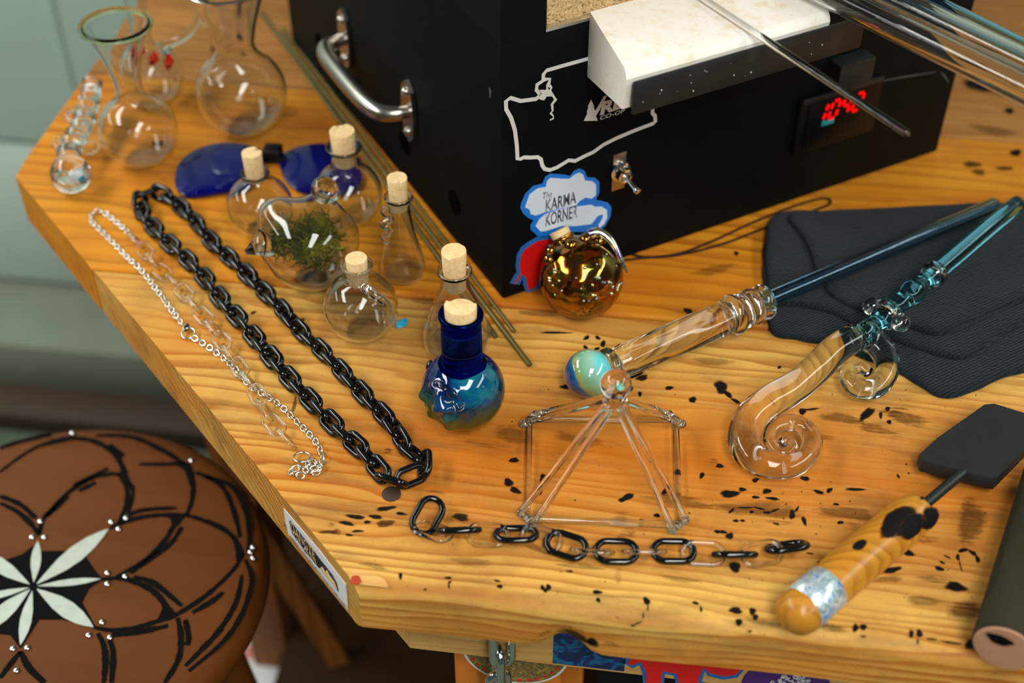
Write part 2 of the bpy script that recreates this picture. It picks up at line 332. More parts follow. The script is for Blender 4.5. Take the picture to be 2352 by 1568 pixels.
# ------------------------------------------------------------------ object helpers
OFF = {}
def tagp(o, label=None, cat=None, group=None, kind=None):
    if label: o['label'] = label
    if cat: o['category'] = cat
    if group: o['group'] = group
    if kind: o['kind'] = kind
    return o
def thing(name, loc, label, cat, group=None, kind=None):
    o = bpy.data.objects.new(name, None); o.empty_display_size = 0.02; o.location = Vector(loc); COL.objects.link(o)
    OFF[o.name] = Vector(loc); return tagp(o, label, cat, group, kind)
def mesh_of(name, bm, mat, sharp=40, recalc=True):
    if recalc:
        bmesh.ops.recalc_face_normals(bm, faces=bm.faces[:])
        if all(e.is_manifold for e in bm.edges) and bm.calc_volume(signed=True) < 0: bmesh.ops.reverse_faces(bm, faces=bm.faces[:])
    me = bpy.data.meshes.new(name); bm.to_mesh(me); bm.free()
    for m in (mat if isinstance(mat, (list, tuple)) else [mat]): me.materials.append(m)
    me.shade_smooth()
    if sharp < 180: me.set_sharp_from_angle(angle=math.radians(sharp))
    return me
def part(name, bm, mat, parent, label=None, sharp=40, kind=None, recalc=True):
    off = OFF[parent.name]
    bmesh.ops.translate(bm, verts=bm.verts[:], vec=-off)
    o = bpy.data.objects.new(name, mesh_of(name, bm, mat, sharp, recalc)); COL.objects.link(o); o.parent = parent
    OFF[o.name] = off
    if label: o['label'] = label
    if kind: o['kind'] = kind
    return o
def single(name, bm, mat, loc, label=None, cat=None, group=None, kind=None, sharp=40, recalc=True):
    bmesh.ops.translate(bm, verts=bm.verts[:], vec=-Vector(loc))
    o = bpy.data.objects.new(name, mesh_of(name, bm, mat, sharp, recalc)); o.location = Vector(loc); COL.objects.link(o)
    OFF[o.name] = Vector(loc); return tagp(o, label, cat, group, kind)
def inst(name, me, parent, Mw, label=None):
    o = bpy.data.objects.new(name, me); COL.objects.link(o); o.parent = parent
    o.matrix_local = Matrix.Translation(-OFF[parent.name]) @ Mw
    if label: o['label'] = label
    return o
def BM(): return bmesh.new()
def box(bm, c, size, rot=None, bev=0.0, seg=2):
    r = bmesh.ops.create_cube(bm, size=1.0); vs = r['verts']
    Mx = Matrix.Translation(Vector(c)) @ (rot.to_4x4() if rot is not None else Matrix.Identity(4)) @ Matrix.Diagonal((*size, 1))
    bmesh.ops.transform(bm, matrix=Mx, verts=vs)
    if bev > 0:
        es = list({e for v in vs for e in v.link_edges})
        bmesh.ops.bevel(bm, geom=es, offset=bev, segments=seg, affect='EDGES', profile=0.5)
    return bm
def lathe(bm, prof, base=(0, 0, 0), seg=48, axis=None, twist=0):
    Mx = Matrix.Translation(Vector(base))
    if axis is not None: Mx = Mx @ Vector((0, 0, 1)).rotation_difference(Vector(axis)).to_matrix().to_4x4()
    rows = []
    for r, z in prof:
        if r < 1e-7: rows.append([bm.verts.new(Mx @ Vector((0, 0, z)))])
        else: rows.append([bm.verts.new(Mx @ Vector((r*math.cos(2*PI*k/seg), r*math.sin(2*PI*k/seg), z))) for k in range(seg)])
    for a, b in zip(rows[:-1], rows[1:]):
        for k in range(seg):
            k2 = (k+1) % seg
            if len(a) == 1 and len(b) == 1: continue
            if len(a) == 1: bm.faces.new((a[0], b[k], b[k2]))
            elif len(b) == 1: bm.faces.new((a[k], b[0], a[k2]))
            else: bm.faces.new((a[k], b[k], b[k2], a[k2]))
    return bm
def smoothprof(pts, n=6): return [(max(0.0, p[0]), p[1]) for p in catmull(pts, n)]
def shell(outer, t):                     # closed wall: outer profile (bottom centre -> lip) and an inner one offset by t
    o = [np.array(p, float) for p in outer]; inn = []
    for i, p in enumerate(o):
        a = o[max(i-1, 0)]; b = o[min(i+1, len(o)-1)]; d = b-a; L = np.hypot(*d) or 1
        nrm = np.array([-d[1], d[0]])/L
        q = p+nrm*t
        if i == 0: q = np.array([0.0, p[1]+t])
        inn.append((max(q[0], 0.0 if i == 0 else 1e-4), q[1]))
    lip = [((o[-1][0]+inn[-1][0])/2, (o[-1][1]+inn[-1][1])/2+t*0.45)]
    return [tuple(p) for p in o]+lip+inn[::-1]
def tube(bm, pts, rad, seg=10, closed=False, cap=True, flat=None, flute=0, ftw=0.0, famp=0.0, up=None):
    pts = [Vector(p) for p in pts]; n = len(pts)
    rr = rad if hasattr(rad, '__len__') else [rad]*n
    T = []
    for i in range(n):
        a = pts[(i-1) % n] if (closed or i > 0) else pts[i]; b = pts[(i+1) % n] if (closed or i < n-1) else pts[i]
        T.append((b-a).normalized())
    u0 = Vector(up) if up is not None else (Vector((0, 0, 1)) if abs(T[0].z) < 0.9 else Vector((1, 0, 0)))
    u = (u0-T[0]*u0.dot(T[0])).normalized(); rows = []
    for i in range(n):
        u = (u-T[i]*u.dot(T[i])).normalized(); v = T[i].cross(u)
        row = []
        for k in range(seg):
            a = 2*PI*k/seg; r = rr[i]
            if flute: r *= 1+famp*math.cos(flute*a+ftw*i)
            row.append(bm.verts.new(pts[i]+u*(r*math.cos(a)*(flat or 1.0))+v*(r*math.sin(a))))
        rows.append(row)
    for i in range(n if closed else n-1):
        a, b = rows[i], rows[(i+1) % n]
        for k in range(seg): bm.faces.new((a[k], a[(k+1) % seg], b[(k+1) % seg], b[k]))
    if cap and not closed:
        for row, p, s in ((rows[0], pts[0], -1), (rows[-1], pts[-1], 1)):
            t = T[0] if s < 0 else T[-1]; r = rr[0] if s < 0 else rr[-1]
            c = bm.verts.new(p+t*(s*r*0.35))
            for k in range(seg): bm.faces.new((row[k], row[(k+1) % seg], c))
    return bm
def sphere(bm, c, r, seg=32, rings=20, sc=(1, 1, 1)):
    Mx = Matrix.Translation(Vector(c)) @ Matrix.Diagonal((r*sc[0], r*sc[1], r*sc[2], 1))
    bmesh.ops.create_uvsphere(bm, u_segments=seg, v_segments=rings, radius=1.0, matrix=Mx); return bm
def poly3(bm, pts3, thick_dir):          # a thin prism over a closed outline (flat printed shapes)
    d = Vector(thick_dir)
    a = [bm.verts.new(Vector(p)) for p in pts3]; b = [bm.verts.new(Vector(p)+d) for p in pts3]
    e = [bm.edges.new((b[i], b[(i+1) % len(b)])) for i in range(len(b))]
    bmesh.ops.triangle_fill(bm, edges=e, use_beauty=True)
    n = len(a)
    for i in range(n): bm.faces.new((a[i], a[(i+1) % n], b[(i+1) % n], b[i]))
    return bm
def stroke(pts2, w):                     # outline of a 2-D polyline of width w
    pts = [np.array(p, float) for p in pts2]; n = len(pts); L = []; Rr = []
    ws = w if hasattr(w, '__len__') else [w]*n
    for i in range(n):
        d = pts[min(i+1, n-1)]-pts[max(i-1, 0)]; d = d/(np.hypot(*d) or 1); nn = np.array([-d[1], d[0]])*ws[i]/2
        L.append(pts[i]+nn); Rr.append(pts[i]-nn)
    return L, Rr
def ribbon(bm, pts2, w, fn, dirv):       # flat ribbon strip with small thickness; fn maps 2-D to 3-D
    L, Rr = stroke(pts2, w); d = Vector(dirv)
    lo = [[bm.verts.new(Vector(fn(*p))) for p in (a, b)] for a, b in zip(L, Rr)]
    hi = [[bm.verts.new(Vector(fn(*p))+d) for p in (a, b)] for a, b in zip(L, Rr)]
    for i in range(len(L)-1):
        bm.faces.new((hi[i][0], hi[i][1], hi[i+1][1], hi[i+1][0]))
        bm.faces.new((lo[i][0], hi[i][0], hi[i+1][0], lo[i+1][0])); bm.faces.new((lo[i][1], lo[i+1][1], hi[i+1][1], hi[i][1]))
    bm.faces.new((lo[0][0], lo[0][1], hi[0][1], hi[0][0])); bm.faces.new((lo[-1][0], hi[-1][0], hi[-1][1], lo[-1][1]))
    return bm
def text2d(s, bold=0.0, shear=0.0):      # normalised to 0..1 x 0..1 (verts, faces)
    c = bpy.data.curves.new('txt', 'FONT'); c.body = s; c.offset = bold; c.shear = shear; c.resolution_u = 4; c.fill_mode = 'FRONT'
    o = bpy.data.objects.new('txt', c); COL.objects.link(o); bpy.context.view_layer.update()
    me = bpy.data.meshes.new_from_object(o); bpy.data.objects.remove(o); bpy.data.curves.remove(c)
    V = np.array([v.co[:2] for v in me.vertices]); F = [tuple(p.vertices) for p in me.polygons]; bpy.data.meshes.remove(me)
    V = (V-V.min(0))/(V.max(0)-V.min(0)); return V, F
def text_on(bm, s, fn, o, ex, ey, bold=0.0, shear=0.0):  # lay text on a surface: origin o, x vector ex, y vector ey in 2-D surface coordinates
    V, F = text2d(s, bold, shear); o, ex, ey = (np.array(a, float) for a in (o, ex, ey))
    vs = [bm.verts.new(Vector(fn(*(o+ex*v[0]+ey*v[1])))) for v in V]
    for f in F:
        try: bm.faces.new([vs[i] for i in f])
        except ValueError: pass
    return bm
# ================================================================== SETTING
def struct(name, bm, mat, **k): return single(name, bm, mat, (0, 0, 0), kind='structure', **k)
bm = BM(); box(bm, (0, 1.5, FL-0.02), (8, 9, 0.04)); struct('floor', bm, M['floor'])
WY = 1.672
zg = [PP(0, y, (0, WY, 0), (0, 1, 0))[2] for y in (322, 335, 640)]
bm = BM(); box(bm, (0, WY+0.05, (zg[0]+2.0)/2), (8, 0.1, 2.0-zg[0]), bev=0.004); wb = struct('wall_back', bm, M['wall'])
bm = BM(); box(bm, (0, WY+0.052, (zg[1]+zg[2])/2), (8, 0.1, zg[1]-zg[2]), bev=0.004); part('lower_panel', bm, M['wall2'], wb)
bm = BM(); box(bm, (0, WY+0.07, (zg[0]+zg[1])/2), (8, 0.1, zg[0]-zg[1]+0.01)); box(bm, (0, WY+0.07, (zg[2]-0.8)/2), (8, 0.1, zg[2]+0.8+0.01)); part('rubber_seal', bm, M['groove'], wb)
for px in (118, 430):                     # upright panel seams
    q = PP(px, 20, (0, WY, 0), (0, 1, 0)); bm = BM(); box(bm, (q[0], WY-0.001, (zg[0]+1.9)/2+0.01), (0.012, 0.006, 1.9-zg[0]-0.03), bev=0.002); part('seam_strip', bm, M['wall'], wb)
bm = BM(); box(bm, (0, (1.517+WY+0.06)/2, -0.85), (8, WY+0.06-1.517, 0.1), bev=0.006); struct('trim_1', bm, M['curb'])
bm = BM(); box(bm, (-1.2, 1.455, FL+0.02), (3.0, 0.075, 0.04), bev=0.006)
single('timber_sill', bm, M['sill'], (-1.2, 1.455, FL), 'dark brown timber batten lying on the floor along the concrete curb', 'timber')
# ================================================================== WORKBENCH
YF, J1, J2, J3, TH = 0.509, 0.796, 1.0895, 1.383, 0.047
bench = thing('workbench', (0.4, 0.95, FL), 'wide honey-coloured pine workbench with clipped corner and scorched planks', 'workbench')
cor = P(803, 1325); lef = P(30, 405)
def xleft(y): return max(lef[0], cor[0]-(y-cor[1])) if y > cor[1]-0.02 else cor[0]
def notch(x):                             # burnt bite out of the bottom of the front edge
    n = 0.0
    pts = [(-0.062, 0), (-0.052, 0.003), (-0.046, 0.010), (-0.036, 0.0155), (-0.028, 0.011), (-0.020, 0.003), (-0.012, 0)]
    for (a, h0), (b, h1) in zip(pts[:-1], pts[1:]):
        if a <= x < b: n = h0+(h1-h0)*(x-a)/(b-a)
    return n
def plank(name, yf, yb, rf, rb, mat, bottom=None, xr=1.7, nb=None):
    def arc(r): return [(r*(1-math.cos(a)), r*(1-math.sin(a))) for a in np.linspace(0, PI/2, 6)]   # (inset, drop)
    ys = [(yf+i, d) for i, d in arc(rf)]+[(yf+(yb-yf)*k/6, 0) for k in range(1, 6)]
    if yf < lef[1] < yb: ys.append((lef[1], 0)); ys.sort()
    ys += [(yb-i, d) for i, d in arc(rb)[::-1]]
    ss = sorted(set([0, 0.01, 0.03]+list(np.linspace(0.04, 0.16, 34))+list(np.linspace(0.2, 1, 9))))
    bm = BM(); top = []; bot = []
    for s in ss:
        rt_, rb_ = [], []
        for (y, d) in ys:
            xl = xleft(y); x = xl+(xr-xl)*s
            wav = 0.0008*math.sin(x*31+y*9)
            rt_.append(bm.verts.new((x, y+(wav if y < yf+0.01 else 0), -d)))
            nz = notch(x)*max(0, 1-(y-yf)/0.05) if nb else 0
            db = min(d, 0.006) if rf > 0.005 else d
            rb_.append(bm.verts.new((x, y+(wav+nz*0.25 if y < yf+0.01 else 0), -TH+db+nz)))
        top.append(rt_); bot.append(rb_)
    for i in range(len(ss)-1):
        for j in range(len(ys)-1):
            bm.faces.new((top[i][j], top[i+1][j], top[i+1][j+1], top[i][j+1])); bm.faces.new((bot[i][j], bot[i][j+1], bot[i+1][j+1], bot[i+1][j]))
        bm.faces.new((top[i][0], bot[i][0], bot[i+1][0], top[i+1][0])); bm.faces.new((top[i][-1], top[i+1][-1], bot[i+1][-1], bot[i][-1]))
    for i in (0, -1):
        for j in range(len(ys)-1): bm.faces.new((top[i][j], top[i][j+1], bot[i][j+1], bot[i][j]))
    return part(name, bm, mat, bench, sharp=30)
pl1 = plank('plank', YF, J1-0.0010, 0.010, 0.004, M['plank1'], nb=True)
pl2 = plank('plank', J1+0.0010, J2-0.0006, 0.004, 0.003, M['plank2'])
pl3 = plank('plank', J2+0.0006, J3-0.0006, 0.003, 0.003, M['plank3'])
pl4 = plank('plank', J3+0.0006, 1.655, 0.003, 0.004, M['plank3'])
# front rail under the top, its left end clipped at 45 degrees
AY = 0.536; ax = PP(938, 1440, (0, AY, 0), (0, 1, 0))[0]
bm = BM(); pz = [[bm.verts.new((x, y, z)) for x, y in ((ax, AY), (1.6, AY), (1.6, AY+0.06), (ax-0.06, AY+0.06))] for z in (-0.098, -0.0472)]
bm.faces.new(pz[0]); bm.faces.new(pz[1])
for i in range(4): bm.faces.new((pz[0][i], pz[0][(i+1) % 4], pz[1][(i+1) % 4], pz[1][i]))
part('front_rail', bm, M['apron'], bench, sharp=30)
def AF(px, py):
    q = PP(px, py, (0, AY, 0), (0, 1, 0)); return (q[0], q[2])
af3 = lambda x, z: (x, AY-0.0002, z)
dv = (0, -0.0004, 0)
def apron_poly(name, pxs, mat, label=None, lift=0.0):
    bm = BM(); poly3(bm, [(x, AY-0.0002-lift, z) for x, z in (AF(*p) for p in pxs)], dv); return part(name, bm, mat, bench, label, sharp=60)
a0, a1 = AF(1270, 1519)[0], AF(1434, 1538)[0]
bm = BM(); poly3(bm, [(a0, AY-0.0002, -0.0955), (a1, AY-0.0002, -0.0955), (a1, AY-0.0002, -0.050), (a0, AY-0.0002, -0.050)], dv)
part('swirl_sticker', bm, M['abalone'], bench, 'dark blue-green swirled rectangular sticker', sharp=60)
ani = [(1455, 1500), (1440, 1521), (1452, 1524), (1472, 1517), (1484, 1539), (1484, 1572), (1518, 1574), (1522, 1538), (1555, 1544), (1562, 1580), (1602, 1586), (1606, 1550), (1616, 1530), (1630, 1542), (1662, 1550), (1690, 1546), (1706, 1530), (1690, 1490), (1640, 1470), (1560, 1462), (1480, 1470)]
def inflate(pts, d):
    p = [np.array(q, float) for q in pts]; A = sum(p[i][0]*p[(i+1) % len(p)][1]-p[(i+1) % len(p)][0]*p[i][1] for i in range(len(p))); s = 1 if A > 0 else -1; out = []
    for i in range(len(p)):
        a, b = p[i-1], p[(i+1) % len(p)]; e = b-a; e /= np.hypot(*e); out.append(p[i]+s*d*np.array([e[1], -e[0]]))
    return out
apron_poly('animal_sticker_outline', inflate(ani, 9), M['rim_blue'], 'blue outline of the red animal sticker')
apron_poly('animal_sticker', ani, M['red'], 'red four-legged animal sticker', 0.0005)
ctr = AF(1800, 1600); rad = abs(AF(1712, 1560)[0]-ctr[0])*1.08
bm = BM(); poly3(bm, [(ctr[0]+rad*math.cos(a), AY-0.0002, ctr[1]+0.012+rad*math.sin(a)) for a in np.linspace(0, 2*PI, 40)[:-1]], dv); part('round_purple_sticker', bm, M['purple'], bench, 'round purple sticker with white curly lines', sharp=60)
bm = BM(); random.seed(3)
for k in range(26):
    x0, z0 = AF(1775+random.uniform(0, 84), 1552+random.uniform(-1, 18)); a0_ = random.uniform(0, 6); rr_ = random.uniform(0.0012, 0.0035)
    ribbon(bm, [(x0+rr_*(1-t*0.08)*math.cos(a0_+t*0.5), z0+rr_*(1-t*0.08)*math.sin(a0_+t*0.5)) for t in range(9)], 0.0007, lambda x, z: (x, AY-0.0007, z), dv)
part('curly_line_print', bm, M['white_vinyl'], bench, kind='stuff')
# orange board below with its round sticker
BY = 0.556
bx0, bx1 = PP(1043, 1520, (0, BY, 0), (0, 1, 0))[0], PP(1338, 1560, (0, BY, 0), (0, 1, 0))[0]
bm = BM(); box(bm, ((bx0+bx1)/2, BY+0.011, (FL-0.0985)/2), (bx1-bx0, 0.022, -0.0985-FL), bev=0.002); part('front_board', bm, M['panel'], bench)
c0 = PP(1183, 1495, (0, BY, 0), (0, 1, 0)); er = PP(1308, 1495, (0, BY, 0), (0, 1, 0))[0]-c0[0]
for nm, r0, mt, lf, lb in (('round_sticker_rim', er, M['label'], 0.0, 'white rim of the round sticker'), ('round_sticker', er*0.945, M['leopard'], 0.0004, 'mottled olive round sticker')):
    bm = BM(); poly3(bm, [(c0[0]+r0*math.cos(a), BY-0.0002-lf, c0[2]+r0*math.sin(a)) for a in np.linspace(0, 2*PI, 64)[:-1]], dv); part(nm, bm, mt, bench, lb, sharp=60)
for k in range(30):
    a = 2*PI*k/30
    if math.sin(a) > 0.1: continue
    bm = BM(); poly3(bm, [(c0[0]+er*0.86*math.cos(a)+er*(0.05*math.cos(b)*-math.sin(a)+0.025*math.sin(b)*math.cos(a)), BY-0.0010, c0[2]+er*0.86*math.sin(a)+er*(0.05*math.cos(b)*math.cos(a)+0.025*math.sin(b)*math.sin(a))) for b in np.linspace(0, 2*PI, 12)[:-1]], dv)
    part('red_dash', bm, M['red'], bench, sharp=60)
# black panel to the right of the board
bm = BM(); box(bm, (bx1+0.35, BY+0.05, -0.5), (0.68, 0.06, 0.79)); part('dark_lower_panel', bm, M['black_plastic'], bench)
# post and brace under the clipped corner
bm = BM(); pl_, pr2 = PP(566, 1450, (0, 0.95, 0), (0, 1, 0))[0], PP(648, 1450, (0, 0.95, 0), (0, 1, 0))[0]; box(bm, ((pl_+pr2)/2, 0.98, -0.4735), (pr2-pl_, 0.06, 0.853), bev=0.003); part('leg', bm, M['leg'], bench)
bm = BM(); tube(bm, [PP(560, 1172, (0, 0.93, 0), (0, 1, 0)), PP(832, 1600, (0, 0.93, 0), (0, 1, 0))], 0.017, seg=4, up=(0.3, 1, 0)); part('brace', bm, M['leg'], bench, sharp=30)
for (x, y) in ((1.55, 0.62), (1.55, 1.58), (-0.5, 1.58)):
    bm = BM(); box(bm, (x, y, -0.4735), (0.085, 0.085, 0.853), bev=0.003); part('leg', bm, M['leg'], bench)
bm = BM(); box(bm, (0.55, 1.215, -0.72), (1.93, 0.67, 0.022), bev=0.003); box(bm, (-0.46, 1.29, -0.72), (0.09, 0.52, 0.022), bev=0.003); part('shade_board', bm, M['under_shade'], bench)  # unseen boards added to stand in for the dark under the bench
# label on the clipped end
dn45 = np.array([-1, -1, 0])/math.sqrt(2); du45 = np.array([1, -1, 0])/math.sqrt(2)
def LF(px, py):
    q = PP(px, py, cor, dn45); return (float(np.dot(q-cor, du45)), q[2])
lf3 = lambda a, z, o=0.0003: tuple(cor+du45*a+np.array([0, 0, z])+dn45*o)
d45 = tuple(dn45*0.0004)
def label_poly(name, pxs, mat, lift, label=None):
    bm = BM(); poly3(bm, [lf3(*LF(*p), o=0.0003+lift) for p in pxs], d45); return part(name, bm, mat, bench, label, sharp=60)
qa, qb = LF(653, 1166), LF(796, 1341); qc, qd = LF(664, 1225), LF(801, 1400)
label_poly('end_label', [(653, 1166), (735, 1262), (796, 1341), (799, 1370), (801, 1400), (735, 1318), (664, 1225), (657, 1195)], M['label'], 0, 'white printed label on the clipped bench end')
label_poly('end_label_art', [(668, 1193), (700, 1233), (742, 1288), (766, 1318), (776, 1337), (780, 1356), (744, 1312), (705, 1266), (676, 1226), (670, 1209)], M['ink'], 0.0005, 'dark picture panel of the label')
label_poly('mountain_print', [(737, 1303), (744, 1299), (751, 1312), (755, 1306), (760, 1318), (768, 1330), (772, 1334), (778, 1350), (760, 1330)], M['beige'], 0.001)
bm = BM(); f3 = lambda a, z: lf3(a, z, 0.0014)
def lt(s, p0, p1, p2, bold=0.0):        # baseline p0 -> p1, height towards p2
    o, e, h = np.array(LF(*p0)), np.array(LF(*p1)), np.array(LF(*p2)); text_on(bm, s, f3, o, e-o, h-o, bold)
lt('DANGTE', (673, 1215), (728, 1283), (671, 1195)); lt('GLASS', (678, 1229), (732, 1299), (676, 1214))
part('label_title', bm, M['beige'], bench, 'beige lettering on the label', sharp=60)
bm = BM(); lt('https://dangteglass.bigcartel.com', (672, 1236), (800, 1398), (671, 1226), 0.0)
part('label_address', bm, M['ink'], bench, sharp=60)
# plug and pale chip on the top
def disc(name, px, py, rp, z, h, mat, label, sc=1.0):
    c = P(px, py, z); r = R(px, py, z, rp); bm = BM(); lathe(bm, [(0, z-0.002), (r, z-0.002), (r, h*0.7), (r*0.93, h), (0, h*1.05)], (c[0], c[1], 0), 28); part(name, bm, mat, bench, label)
disc('wood_plug', 899, 1135, 22, 0, 0.0012, M['sill'], 'round dark wooden plug set in the bench top')
bm = BM(); q = [P(*p)+np.array([0, 0, 0.0002]) for p in ((800, 1316), (812, 1309), (850, 1316), (882, 1330), (893, 1345), (888, 1349), (850, 1345), (806, 1340))]; poly3(bm, q, (0, 0, 0.0003)); part('pale_chip', bm, M['apron'], bench, 'pale splintered spot at the clipped corner', sharp=60)
bm = BM(); q = [P(817+13*math.cos(a)*(1+0.15*math.sin(5*a)), 1334+11*math.sin(a))+np.array([0, 0, 0.0007]) for a in np.linspace(0, 2*PI, 18)[:-1]]; poly3(bm, q, (0, 0, 0.0003)); part('red_spot', bm, M['red_paint'], bench, sharp=60)
# ---- scorch marks
BURN = """1656 889 19 14 30 1;1671 905 14 6 45 1;1690 921 13 4 25 1;1591 918 9 8 0 1;1537 891 10 5 -15 1;1448 893 7 7 0 1;1470 905 5 6 0 1;1300 889 14 5 0 1;1275 764 38 3 0 .9;1580 714 11 7 20 1;1180 1057 13 6 -10 1;1168 1108 13 9 30 1;1183 1126 14 8 20 1;1248 1100 9 15 20 1;1240 1125 6 14 5 1;1653 1070 9 6 0 1;1612 1092 6 8 30 1;1555 1088 9 8 0 1;1531 1127 14 7 -25 1;1439 1143 20 8 -20 1;1495 1058 4 6 0 1;1676 1134 27 8 0 1;1705 1124 9 5 0 1;1761 1128 12 6 0 1;1735 1142 9 4 0 1;1774 1145 18 4 10 1;1843 945 8 9 0 1;1862 940 20 3 -5 .8;1991 951 23 10 -42 1;2039 939 7 5 0 1;2023 954 4 10 0 .9;2042 969 7 5 0 .9;1735 1103 8 6 -20 1;1849 1099 11 6 15 1;1881 1130 15 4 15 1;1905 1126 9 5 -30 1;1965 1124 24 4 0 1;1920 1158 8 3 0 1;1726 1176 5 4 0 1;1680 1173 9 4 -40 .9;1712 1166 22 2 0 .9;1745 1168 14 3 15 .9;1762 1177 9 4 0 1;1778 1173 12 3 -25 .9;1819 1182 7 13 15 1;1830 1170 3 9 30 1;1847 1196 5 14 -20 1;1930 1200 9 4 0 1;1783 1203 9 3 20 .8;1690 1196 7 4 10 1;1705 1196 7 3 0 1;1676 1231 9 9 30 1;1660 1222 12 4 10 1;1647 1221 8 4 0 1;1688 1302 12 16 -30 1;1881 1292 4 4 0 1;1860 1271 11 2 8 .9;2063 1094 3 6 -30 1;2081 1267 20 9 25 1;2048 1309 23 8 -12 1;2158 1306 14 5 20 1;2176 1279 11 2 25 1;2164 1292 7 3 25 1;2200 1280 5 8 0 1;2206 1300 2 14 -15 .9;2212 1264 14 5 -8 1;2234 1270 11 5 35 1;2245 1284 5 11 -15 1;2195 1348 26 12 5 1;1689 1402 17 8 0 1;1697 1429 8 10 0 1;1728 1404 9 9 0 1;1735 1417 7 8 0 1;1723 1450 6 3 0 1;1965 1442 8 10 0 1;1983 1440 8 9 0 1;1984 1462 6 4 0 .7;2093 1456 7 10 0 1;2112 1455 8 10 0 1;2108 1474 3 8 0 .7;2140 1468 16 3 8 .7;2185 1476 30 3 8 .8;2230 1480 17 12 0 1;920 1323 4 10 0 1;1029 1327 10 3 0 1;1033 1337 5 3 -30 1;1031 1345 2 9 0 1;1142 1334 8 3 10 1;1148 1347 7 5 15 1;1246 1350 5 7 0 1;1260 1349 6 9 0 1;1253 1356 5 6 0 1;977 1354 4 3 0 1;886 1168 24 6 -10 .9;817 1187 22 6 8 .9;862 1187 18 5 5 .9;797 1202 20 5 8 .9;844 1199 10 4 0 .9;886 1202 26 8 -5 .6;822 1220 16 3 0 .9;802 1229 10 3 5 1;922 1180 14 4 5 .9;752 1222 24 4 -4 .6;1059 1188 22 9 5 .8;1372 1360 13 5 4 1;1374 1378 6 6 0 1;1485 1381 8 11 -20 1;1488 1396 2 8 0 1;1478 1413 2 9 -5 1;1466 1431 12 2 -20 1;1454 1437 6 3 0 1;1598 1385 9 4 10 1;1610 1399 3 8 0 1;1509 1184 8 5 20 1;1473 1196 9 4 0 1;1308 1312 10 3 0 .7;426 605 7 5 0 1;582 718 8 3 -15 .8;692 737 10 5 -20 .8;2318 255 13 7 0 1;2333 351 13 9 0 1;2233 378 25 7 5 .6;2248 396 18 8 5 .5;2307 387 25 5 0 .6;2250 195 36 17 12 1;2316 125 14 9 20 1;1691 582 7 5 20 .9;1790 844 5 4 0 1;676 930 5 20 10 .5;562 90 10 22 -32 1;562 20 7 24 5 .9;488 112 4 10 0 .8;360 332 9 7 0 .8;375 330 6 6 0 .8;1721 740 5 3 0 .7;1347 776 9 4 -35 1;1373 776 8 4 30 1;1385 790 6 9 0 1;1345 798 7 4 35 1;1370 802 9 4 -20 1;1460 862 22 5 -22 1;1475 868 16 7 -15 .9;745 560 8 4 0 .4;1690 740 4 3 0 .8;1300 887 8 4 0 .9"""
STAIN = """1441 1222 26 17 0 .55;1425 1190 20 30 0 .25;1420 1320 12 26 10 .25;760 1205 12 8 0 .5;772 1222 16 10 0 .6;891 1036 14 10 0 .7;430 230 26 14 -30 .5;660 260 40 16 0 .4;560 270 38 14 5 .3;1870 1000 60 12 10 .35;2010 985 60 14 12 .45;1790 1200 40 8 5 .3;2150 1330 60 12 5 .4;2210 1390 50 14 5 .4;2130 1240 40 10 5 .35;1640 1060 18 8 0 .4;1400 930 40 12 0 .3;720 500 40 20 0 .3;300 560 40 10 20 .3;2060 945 30 12 -20 .4;1960 1210 28 14 0 .3;600 1000 50 10 10 .2;700 1060 40 8 10 .3;1000 1130 30 6 10 .35;1100 1020 50 8 15 .3;330 400 40 8 0 .25"""
bm = BM(); LB = bm.verts.layers.float.new('burn'); LTn = bm.verts.layers.float.new('tone'); LW = bm.verts.layers.float.new('weight'); zz = 0.00015
random.seed(11)
def stain(px, py, rx, ry, ang, w, tone):
    global zz
    zz += 0.0000012; a0_ = math.radians(ang); ph = random.uniform(0, 6); n = 18
    rings = []
    for f, b in ((0.0, 1.0), (0.60, 1.0), (1.0, 0.62), (1.55, 0.0)):
        row = []
        for k in range(1 if f == 0 else n):
            a = 2*PI*k/n; jit = 1+0.10*math.sin(2*a+ph)+0.10*math.sin(3*a+2*ph)+0.05*math.sin(5*a+ph)
            x = rx*0.86*f*jit*math.cos(a); y = ry*0.86*f*jit*math.sin(a)
            q = P(px+x*math.cos(a0_)-y*math.sin(a0_), py+x*math.sin(a0_)+y*math.cos(a0_), 0)
            v = bm.verts.new((q[0], q[1], zz)); v[LB] = b; v[LTn] = tone; v[LW] = w; row.append(v)
        rings.append(row)
    for k in range(n): bm.faces.new((rings[0][0], rings[1][k], rings[1][(k+1) % n]))
    for i in (1, 2):
        for k in range(n): bm.faces.new((rings[i][k], rings[i+1][k], rings[i+1][(k+1) % n], rings[i][(k+1) % n]))
for s in STAIN.split(';'): stain(*[float(x) for x in s.split()], 1.0)
for s in "1560 1150 90 16 8 .35;1750 1170 120 22 6 .4;1950 1180 90 18 8 .4;2080 960 70 16 14 .5;1930 960 60 14 10 .45;2230 1200 40 60 0 .45;2220 1400 50 26 8 .5;2120 1380 50 14 6 .4;2040 1330 40 10 0 .35;1330 1010 60 16 10 .3;1180 1000 60 24 10 .35;1900 1440 60 10 8 .45;1760 1430 70 8 8 .4;1640 830 60 10 4 .3;1500 800 50 8 6 .3;1820 740 50 12 0 .4;2280 300 60 14 10 .35;2300 200 60 30 10 .3;1640 620 60 12 -10 .3;1240 720 60 10 4 .35;980 690 60 10 5 .35;760 620 40 12 10 .3;860 1300 40 8 10 .3;1080 1290 60 12 5 .25;1330 1300 60 8 5 .3;1560 1330 50 8 8 .3".split(';'): stain(*[float(x) for x in s.split()], 0.45)
for s in BURN.split(';'):
    v = [float(x) for x in s.split()]; stain(*v, 0.0)
